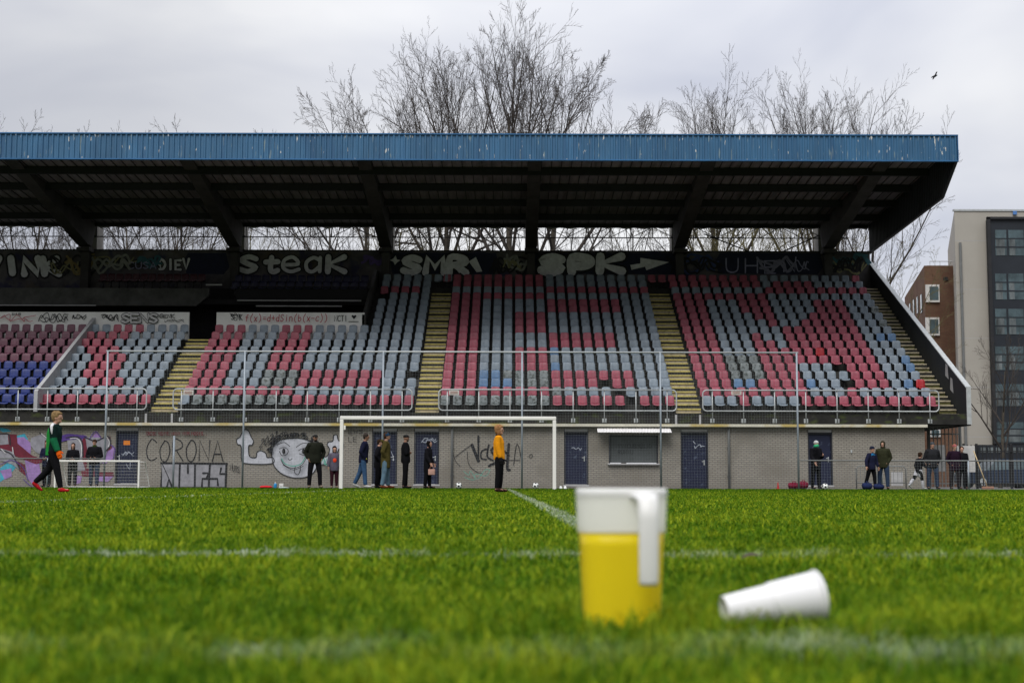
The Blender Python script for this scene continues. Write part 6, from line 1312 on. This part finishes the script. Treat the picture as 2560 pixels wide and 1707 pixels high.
# handle towards the camera: leaves the rim, hangs down with its end free
hx = PX(1615, 1300, YJ-.03); yf = YC-jr*.97; hz0 = PZ(1618, 1459, YJ-.045); mb = MB()
path = [(hx-.003,yf+.012,jz1-.016),(hx-.003,yf-.008,jz1-.011),(hx-.001,yf-.030,jz1-.013),(hx,yf-.045,jz1-.020),(hx,yf-.048,jz1-.048),(hx,yf-.048,jz1-.09),(hx,yf-.046,hz0+.03),(hx,yf-.044,hz0+.006),(hx,yf-.043,hz0)]
wv = [.027,.023,.0185,.0165,.016,.0158,.0156,.0154,.014]; 
mb.tube(path, [(w_, .0065) for w_ in wv], 16, side=(1,0,0)); obj('handle', mb, M['jug_solid'], jug, smooth=True)
mb = MB(); mb.lathe([(jr*1.001, jz1-.012),(jr*1.004, jz1-.008),(jr*1.002, jz1-.004),(jr*.985, jz1+.0012),(jr*.965, jz1-.001),(jr*.96,jz1-.010)], 48, TJ, sq=3.2); obj('rim', mb, M['jug_solid'], jug, smooth=True)
# cups: a stack of two on its side
YCU = 2.34
c0 = P(1806, 1518, YCU); c1 = P(2050, 1491, YCU-.0)
A = Vector((c0[0], YCU-.014, c0[1]-.004)); B = Vector((c1[0], YCU+.014, c1[1])); ax = (B-A); Lc = ax.length; ax.normalize(); q = ax.to_track_quat('Z', 'Y').to_matrix().to_4x4(); TC = Matrix.Translation(A) @ q
mc = mat('white_cup_plastic', (.76,.76,.78), .4, .015, 8, spec=.4)
cups = []
for nm, lab, z0, z1, r0, r1 in (('plastic_cup', 'inner white plastic cup, its small base end pointing left in the grass', 0, Lc*.93, .0235, .0385), ('plastic_cup', 'outer white plastic cup lying in the grass, mouth turned right', Lc*.50, Lc*1.0, .0338, .0410)):
    o = thing(nm, (A.x if z0 == 0 else B.x, A.y, 0), lab, 'cup', 'stacked plastic cups'); mb = MB()
    if z0 == 0: mb.lathe([(0,z0+.003),(r0*.86,z0+.003),(r0*.9,z0),(r0,z0+.001),(r0*1.02,z0+.004)]+[(r0+(r1-r0)*t, z0+(z1-z0)*t) for t in (.1,.3,.5,.54,.7,.9)]+[(r1*.96, z1*.9),(r0*.9,z0+.01),(0,z0+.01)], 40, TC)
    else: mb.lathe([(r0*.93,z0-.004),(r0,z0)]+[(r0+(r1-r0)*t, z0+(z1-z0)*t) for t in (.2,.5,.8,.97)]+[(r1+.0016,z1-.003),(r1+.0018,z1),(r1-.001,z1+.001),(r1-.002,z1-.002)]+[(r0+(r1-r0)*t-.0018, z0+(z1-z0)*t) for t in (.9,.5,.1)], 40, TC)
    obj('cup_wall', mb, mc, o, smooth=True)
    mb = MB()
    if z0 == 0: mb.lathe([(r0+(r1-r0)*.28+.0004, (z1-z0)*.28),(r0+(r1-r0)*.29+.0009, (z1-z0)*.29),(r0+(r1-r0)*.30+.0004,(z1-z0)*.30)], 40, TC); obj('moulded_ring', mb, mc, o, smooth=True)
    else: mb.lathe([(r1+.0005,z1-.005),(r1+.0017,z1-.004),(r1+.002,z1),(r1,z1+.0015)], 40, TC); obj('cup_rim', mb, mc, o, smooth=True)
# a dead leaf
x, z = P(1883, 1421, 3.9); mb = MB(); mb.add([(x-.035,3.9,.035),(x-.01,3.88,.045),(x+.03,3.9,.042),(x+.035,3.92,.04),(x,3.93,.05),(x-.02,3.92,.045)], [(0,1,5),(1,4,5),(1,2,4),(2,3,4)]); o = obj('dead_leaf', mb, mat('dead_leaf_brown', (.05,.03,.02)), None, org=(x,3.9,0)); tag(o, 'curled brown leaf lying on the grass above the cups', 'leaf')
